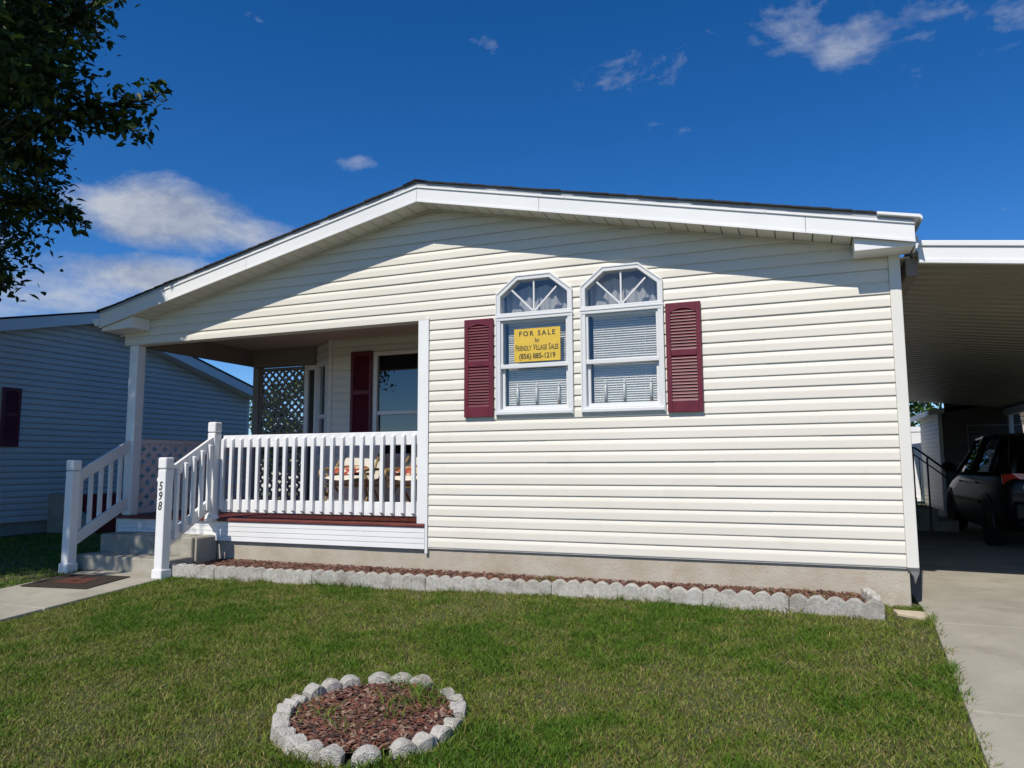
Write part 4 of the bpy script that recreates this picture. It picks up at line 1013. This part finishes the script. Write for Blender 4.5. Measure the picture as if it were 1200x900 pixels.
part('gap_filler', MB().box(2.32, XB, 12.50, 12.54, 1.75, 2.36), M_shed, cp)  # added filler closing the gap above the shed that let light in
# white vinyl fence
vf = thing('vinyl_fence', 'tall white vinyl panel fence at the back between house and shed', 'fence', (.8, 16.2, -.3))
for k in range(5): part('fence_post', MB().box(-3.4+k*1.5-.06, -3.4+k*1.5+.06, 16.14, 16.26, -.3, 1.82), M_fence, vf, bevel=.01)
for k in range(4):
    x0 = -3.4+k*1.5+.062; part('top_rail', MB().box(x0, x0+1.376, 16.165, 16.235, 1.62, 1.76), M_fence, vf, bevel=.008)
    part('bottom_rail', MB().box(x0, x0+1.376, 16.165, 16.235, -.25, -.12), M_fence, vf, bevel=.008)
    for j in range(6): part('fence_board', MB().box(x0+j*.2293+.002, x0+(j+1)*.2293-.002, 16.185, 16.215, -.12, 1.62), M_fence, vf, bevel=.004)
# side stoop with metal handrail
sst = thing('side_stoop', 'dark side stoop with steps beside the house under the carport', 'stoop', (.5, 7.4, -.3))
part('landing', MB().box(.10, .98, 7.02, 8.2, -.3, .24), M_step, sst, bevel=.01)
part('step', MB().box(.982, 1.26, 7.02, 8.2, -.3, .06), M_step, sst, bevel=.01); part('step', MB().box(1.262, 1.54, 7.02, 8.2, -.3, -.12), M_step, sst, bevel=.01)
hr = thing('handrail', 'thin dark metal handrail sloping down the side steps under the carport', 'handrail', (.95, 7.0, .24))
part('rail', MB().tube([(.15, 7.0, 1.03), (.97, 7.0, 1.03), (1.00, 7.0, 1.02), (1.42, 7.0, .665)], .015, 6), M_brown, hr, smooth=True)
part('rail', MB().tube([(.15, 7.0, .93), (.96, 7.0, .93), (1.42, 7.0, .545)], .011, 6), M_brown, hr, smooth=True)
for x, zt in ((.955, 1.03), (1.155, .87)): part('post', MB().box(x-.013, x+.013, 6.987, 7.013, -.3 if x > 1 else .2, zt), M_brown, hr)
for k in range(8):
    x = .2+k*.10; part('picket', MB().box(x-.006, x+.006, 6.994, 7.006, .24, .93), M_brown, hr)
for x in (1.04,): part('picket', MB().box(x-.006, x+.006, 6.994, 7.006, .1, .87), M_brown, hr)

# ================================================================== car (rear towards the street)
car = thing('parked_car', 'black hatchback parked nose-in under the carport', 'car', (2.40, 6.3, -.289))
# stations along y from the rear (local): y, zbot, zbelt, half width at bottom/belt
def loft(rows, close=True):
    mb = MB(); n = len(rows[0])
    for r_ in rows: mb.v += r_
    for i in range(len(rows)-1):
        for k in range(n-1): mb.f.append((i*n+k, i*n+k+1, (i+1)*n+k+1, (i+1)*n+k))
    if close: mb.f += [tuple(range(n))[::-1], tuple(range((len(rows)-1)*n, len(rows)*n))]
    return mb
OY = -2.08
stn = [(-2.08, .36, .84, .66, .72, .68), (-2.03, .24, .92, .76, .81, .76), (-1.85, .20, .95, .80, .85, .80), (-1.4, .18, .955, .83, .875, .825), (-.5, .17, .95, .84, .88, .83), (.5, .17, .935, .84, .88, .83), (.95, .17, .93, .82, .875, .82), (1.5, .25, .86, .80, .86, .76), (1.85, .27, .78, .76, .80, .70), (2.05, .36, .68, .62, .68, .60)]
rows = []
for y, zb, zt, wb, wm, wt in stn:
    zm = zb+(zt-zb)*.55
    half = [(wb*.9, zb), (wm-.02, zb+.05), (wm, zm), (wm-.010, zm+.10), (wt, zt), (wt*.6, zt+.02)]
    rows.append([(-x, y, z) for x, z in half] + [(x, y, z) for x, z in reversed(half)] + [(-half[0][0], y, half[0][1])])
body = part('body', loft(rows), M_carpaint, car, local=True, smooth=True)
body.modifiers.new('subdivision', 'SUBSURF').levels = 1; body.modifiers['subdivision'].render_levels = 2
# greenhouse: glass band and roof
gst = [(-2.00, .93, .70, .94, .69), (-1.62, .95, .78, 1.36, .57), (-1.30, .95, .80, 1.41, .60), (-.3, .95, .81, 1.45, .61), (.35, .94, .81, 1.42, .59), (.62, .935, .80, 1.28, .60), (1.15, .92, .76, .94, .72)]
for s_ in (-1, 1):
    gl_ = MB()
    for (ya, zba, wa, zra, ra), (yb, zbb, wb_, zrb, rb) in zip(gst[:-1], gst[1:]):
        gl_.add([(s_*wa, ya, zba), (s_*wb_, yb, zbb), (s_*rb, yb, zrb), (s_*ra, ya, zra)], [(0, 1, 2, 3)])
    part('side_glass', gl_, M_carglass, car, local=True)
part('rear_glass', MB().add([(-.69, -2.0, .945), (.69, -2.0, .945), (.57, -1.62, 1.36), (-.57, -1.62, 1.36)], [(0, 1, 2, 3)]), M_carglass, car, local=True)
part('windscreen', MB().add([(-.72, 1.15, .94), (.72, 1.15, .94), (.60, .62, 1.28), (-.60, .62, 1.28)], [(3, 2, 1, 0)]).add([(-.60, .62, 1.28), (.60, .62, 1.28), (.59, .35, 1.42), (-.59, .35, 1.42)], [(3, 2, 1, 0)]), M_carglass, car, local=True)
rr_ = [[(-ra-.01, y, zr-.005), (-ra*.85, y, zr+.035), (0, y, zr+.05), (ra*.85, y, zr+.035), (ra+.01, y, zr-.005), (0, y, zr-.02), (-ra-.01, y, zr-.005)] for y, zr, ra in ((-1.70, 1.365, .55), (-1.5, 1.39, .585), (-1.30, 1.41, .60), (-.3, 1.45, .61), (.35, 1.42, .59), (.42, 1.39, .59))]
part('roof', loft(rr_), M_carpaint, car, local=True, smooth=True)
for s_ in (-1, 1):
    for pth, rad in (([(s_*.70, -2.0, .93), (s_*.58, -1.60, 1.38)], .05), ([(s_*.79, -1.42, .95), (s_*.60, -1.28, 1.42)], .055), ([(s_*.82, -.35, .95), (s_*.62, -.35, 1.45)], .035),
                     ([(s_*.76, 1.17, .92), (s_*.61, .62, 1.29), (s_*.595, .35, 1.42)], .03), ([(s_*.60, -1.5, 1.40), (s_*.615, -.3, 1.455), (s_*.60, .35, 1.425)], .028)):
        part('pillar', MB().tube(pth, rad, 8), M_carpaint, car, local=True, smooth=True)
part('seat', MB().box(-.62, -.1, .05, .2, .6, 1.25).box(.1, .62, .05, .2, .6, 1.25).box(-.62, .62, -1.0, -.85, .6, 1.2), M_dark, car, local=True, bevel=.05)
for s_ in (-1, 1):
    for y in (-1.28, 1.28):
        arch = MB().lathe([(.355, -.01), (.355, .01)], n=24)
        w = part('wheel', MB().lathe([(.20, -.10), (.29, -.105), (.315, -.08), (.315, .08), (.29, .105), (.20, .10)], n=28), M_tyre, car, local=True, smooth=True)
        w.rotation_euler = (0, R(90), 0); w.location = (s_*.775, y, .315)
        rm = bpy.data.objects.new('rim', None) if False else part('rim', MB().lathe([(.20, .06*s_), (.19, .098*s_), (.06, .085*s_), (.05, .10*s_)], n=20), M_rim, w, local=True)
        rm.location = (0, 0, 0)
        wa = part('wheel_arch', MB().lathe([(.352, -.012), (.352, .012)], n=30), M_black, car, local=True); wa.rotation_euler = (0, R(90), 0); wa.location = (s_*.862, y, .325)
    tl = MB().prism([(s_*.50, -2.075, .74), (s_*.72, -2.045, .74), (s_*.80, -1.95, .75), (s_*.80, -1.92, .93), (s_*.72, -2.035, .945), (s_*.54, -2.06, .945)], (0, .05, 0))
    t_ = part('tail_light', tl, M_tail, car, local=True, bevel=.01)
    part('reversing_lens', MB().box(min(s_*.53, s_*.62), max(s_*.53, s_*.62), -2.082, -2.05, .752, .80), M_tailw, t_, local=True)
    mr = part('wing_mirror', MB().prism([(s_*.82, .72, .93), (s_*1.02, .66, .94), (s_*1.05, .68, 1.06), (s_*.96, .70, 1.10), (s_*.86, .72, 1.07)], (0, .10, 0)), M_black, car, local=True, bevel=.025)
    part('mirror_glass', MB().prism([(s_*.885, .692, .96), (s_*1.005, .655, .965), (s_*1.022, .663, 1.045), (s_*.905, .69, 1.06)], (0, .004, 0)), M_mirror, mr, local=True)
    for y0 in (-.95, .15): part('door_handle', MB().tube([(s_*.868, y0, .80), (s_*.892, y0+.03, .805), (s_*.892, y0+.17, .81), (s_*.866, y0+.2, .81)], .012, 6), M_carpaint, car, local=True, smooth=True)
    part('side_moulding', MB().box(min(s_*.874, s_*.890), max(s_*.874, s_*.890), -.95, .88, .52, .57), M_black, car, local=True, bevel=.006)
part('rear_bumper', MB().box(-.74, .74, -2.14, -1.98, .36, .60), M_carpaint, car, local=True, bevel=.05, seg=4)
part('number_plate', MB().box(-.16, .16, -2.093, -2.085, .68, .83), M_tailw, car, local=True)
part('boot_trim', MB().box(-.42, .42, -2.098, -2.07, .862, .885), M_chrome, car, local=True, bevel=.006)
part('rear_wiper', MB().tube([(0, -2.01, .96), (.05, -1.95, 1.02), (.33, -1.93, 1.04)], .010, 5), M_black, car, local=True)

# ================================================================== neighbour house
nh = thing('house', 'blue grey sided neighbouring house in shade at the left', 'house', (-14, 3.0, -.35))
NX = -12.6; NY0, NYA, NY1 = -1.15, 2.97, 7.05; NZE, NZA = 2.33, 3.36
def nsof(y): return NZA - (NZA-NZE)*abs(y-NYA)/(NY1-NYA)
def niv(z):
    d = (NZA+.01-z)/(NZA-NZE)*(NY1-NYA); d = min(d, NY1-NYA)
    if d <= 0: return []
    out = [(NYA-d, NYA+d)]
    if 1.12 < z < 2.06 and d > 3: out = [(out[0][0], .50), (1.42, out[0][1])]
    return out
nb2 = MB(); nb2.prism([(NX-.1, NY0, -.08), (NX-.1, NY1, -.08), (NX-.1, NY1, NZE), (NX-.1, NYA, NZA), (NX-.1, NY0, NZE)], (.094, 0, 0)); nb2.box(-22, NX-.11, NY0, NY1, -.08, NZE)
nw = part('wall', nb2, M_blue, nh)
siding(nw, lambda u, d, z: (NX+d, u, z), -.10, 34, niv, [1.12, 2.06, NZE+.01], M_blue, ds=2.0)
part('corner_trim', MB().box(NX-.08, NX+.02, NY1-.01, NY1+.07, -.1, NZE), M_bluewhite, nh); part('foundation', MB().box(-22, NX-.03, NY0+.05, NY1-.05, -.5, -.085), M_step, nh)
for y0, y1 in ((NY0-.35, NYA), (NYA, NY1+.30)):
    part('fascia', MB().prism([(NX+.27, y0, nsof(y0)), (NX+.27, y1, nsof(y1)), (NX+.27, y1, nsof(y1)+.19), (NX+.27, y0, nsof(y0)+.19)], (.03, 0, 0)), M_bluewhite, nh, bevel=.004)
    part('soffit', MB().prism([(NX, y0, nsof(y0)+.005), (NX+.268, y0, nsof(y0)+.005), (NX+.268, y1, nsof(y1)+.005), (NX, y1, nsof(y1)+.005)], (0, 0, .012)), M_bluewhite, nh)
    part('roof', MB().prism([(NX+.32, y0-.02*(1 if y0 < 0 else 0), nsof(y0)+.192), (NX+.32, y1, nsof(y1)+.192), (NX+.32, y1, nsof(y1)+.222), (NX+.32, y0, nsof(y0)+.222)], (-10, 0, 0)), M_shingle, nh)
NM = lambda u, d, z: (NX+d+.018, u, z)
shutter(1.44, 1.745, 1.115, 2.065, NM, nh, 'dark burgundy shutter on the shaded neighbouring house')
nwn = part('window', MB().ring([(NX+.02, .50, 1.12), (NX+.02, 1.42, 1.12), (NX+.02, 1.42, 2.06), (NX+.02, .50, 2.06)], [(NX+.02, .56, 1.18), (NX+.02, 1.36, 1.18), (NX+.02, 1.36, 2.0), (NX+.02, .56, 2.0)], (-.05, 0, 0)), M_whitepvc, nh)
part('pane', MB().box(NX-.002, NX+.002, .56, 1.36, 1.18, 2.0), M_glassdark, nwn)
# neighbour's stoop
ns = thing('concrete_stoop', 'concrete stoop with red carpeted steps beside the shaded neighbouring house', 'stoop', (-12.2, 3.0, -.35))
def cheek(y): return MB().prism([(NX+.02, y, -.4), (NX+1.0, y, -.4), (NX+1.0, y, -.16), (NX+.28, y, .35), (NX+.02, y, .35)], (0, .13, 0))
part('cheek_wall', cheek(2.34), M_step, ns, bevel=.01); part('cheek_wall', cheek(3.6), M_step, ns, bevel=.01)
for k in range(3): part('step', MB().box(NX+.02, NX+.35+.28*k, 2.472, 3.598, -.4+.001*k, .30-.18*k), M_redcarpet, ns, bevel=.008)
# added house, out of view, keeping sky light from the carport's right side
rh = thing('house', 'pale sided unseen house added beyond the carport to block sky light', 'house', (9, 6, -.35))
rwl = part('wall', MB().box(5.3, 13, -.2, 15, -.1, 2.45), M_blue, rh); part('foundation', MB().box(5.36, 12.9, -.15, 14.9, -.5, -.101), M_step, rh)
siding(rwl, lambda u, d, z: (5.3-d, u, z), -.1, 25, lambda z: [(-.2, 15)], [], M_blue)
part('roof', MB().prism([(5.0, -.5, 2.46), (9.15, -.5, 3.45), (13.3, -.5, 2.46)], (0, 15.8, 0)), M_shingle, rh)
# far house behind
fh = thing('house', 'small distant house with white roof edge behind the porch lattice', 'house', (-13.5, 24, -.35))
fwl = part('wall', MB().box(-24, -13.2, 20.0, 30, -.35, 1.55), M_vinyl, fh)
part('fascia', MB().box(-24.3, -12.9, 19.65, 19.70, 1.50, 1.66), M_fence, fh); part('roof', MB().prism([(-24.3, 19.7, 1.66), (-24.3, 25, 2.7), (-24.3, 30.3, 1.66)], (11.4, 0, 0)), M_shingle, fh)
part('window', MB().box(-17.2, -16.2, 19.94, 20.02, .5, 1.3), M_glassdark, fh)

# ================================================================== porch chairs
def chair(loc, rz, label, label2):
    c = thing('patio_chair', label, 'chair', loc, 'cushioned patio chairs on the porch', rz=rz)
    for s_ in (-1, 1):
        part('leg', MB().tube([(s_*.27, -.26, 0), (s_*.27, -.10, .30), (s_*.265, .03, .54), (s_*.245, .16, .70)], .014, 7), M_gold, c, local=True, smooth=True)
        part('leg', MB().tube([(s_*.25, .30, 0), (s_*.25, .08, .25), (s_*.25, -.20, .47)], .014, 7), M_gold, c, local=True, smooth=True)
        part('armrest', MB().tube([(s_*.28, -.30, .44), (s_*.285, -.27, .51), (s_*.29, -.1, .525), (s_*.28, .08, .52)], [.014, .02, .022, .016], 7), M_gold, c, local=True, smooth=True)
        part('arm_support', MB().tube([(s_*.28, -.28, .48), (s_*.275, -.23, .36), (s_*.27, -.16, .22)], .012, 6), M_gold, c, local=True, smooth=True)
    part('seat_frame', MB().tube([(-.25, -.24, .33), (.25, -.24, .33), (.25, .2, .33), (-.25, .2, .33), (-.25, -.24, .33)], .013, 6), M_gold, c, local=True)
    part('stretcher', MB().tube([(-.25, .28, .03), (.25, .28, .03)], .012, 6).tube([(-.27, -.24, .03), (.27, -.24, .03)], .012, 6), M_gold, c, local=True)
    def cushion(w, d, h, n=8):
        mb = MB()
        def se(u, v, t):    # superellipse pillow
            return (w*u, d*v, t*h*(max(0, 1-abs(u)**4)*max(0, 1-abs(v)**4))**.35)
        for t in (-1, 1):
            o = len(mb.v)
            for i in range(n+1):
                for j in range(n+1):
                    u, v = -1+2*i/n, -1+2*j/n
                    k = 1/max(1, (abs(u)**6+abs(v)**6)**(1/6)); mb.v.append(se(u*k, v*k, t))
            for i in range(n):
                for j in range(n):
                    q = (o+i*(n+1)+j, o+(i+1)*(n+1)+j, o+(i+1)*(n+1)+j+1, o+i*(n+1)+j+1); mb.f.append(q if t > 0 else q[::-1])
        return mb
    s_ = part('seat_cushion', cushion(.265, .27, .055), M_cushion, c, local=True, smooth=True); s_.location = (0, -.04, .40)
    b_ = part('back_cushion', cushion(.270, .275, .06), M_cushion, c, local=True, smooth=True); b_.location = (0, .20, .615); b_.rotation_euler = (R(75), 0, 0)
    f_ = bpy.data.objects.new('floral_cushion', mesh_of(cushion(.22, .12, .05), 'floral_cushion', (0, 0, 0), M_floral, True)); COL.objects.link(f_)
    f_.matrix_world = Matrix.Translation(loc) @ Matrix.Rotation(rz, 4, 'Z') @ Matrix.Translation((-.03, -.06, .50)) @ Matrix.Rotation(R(18), 4, 'X')
    f_['label'] = label2; f_['category'] = 'cushion'; f_['group'] = 'floral cushions on the patio chairs'
    return c
chair((-5.66, 1.02, .2225), R(3), 'cream cushioned metal patio chair nearer the porch steps', 'floral cushion on the porch chair nearer the steps')
chair((-4.76, 1.0, .2225), R(-5), 'cream cushioned metal patio chair half hidden by the porch trim', 'floral cushion on the porch chair beside the porch trim')
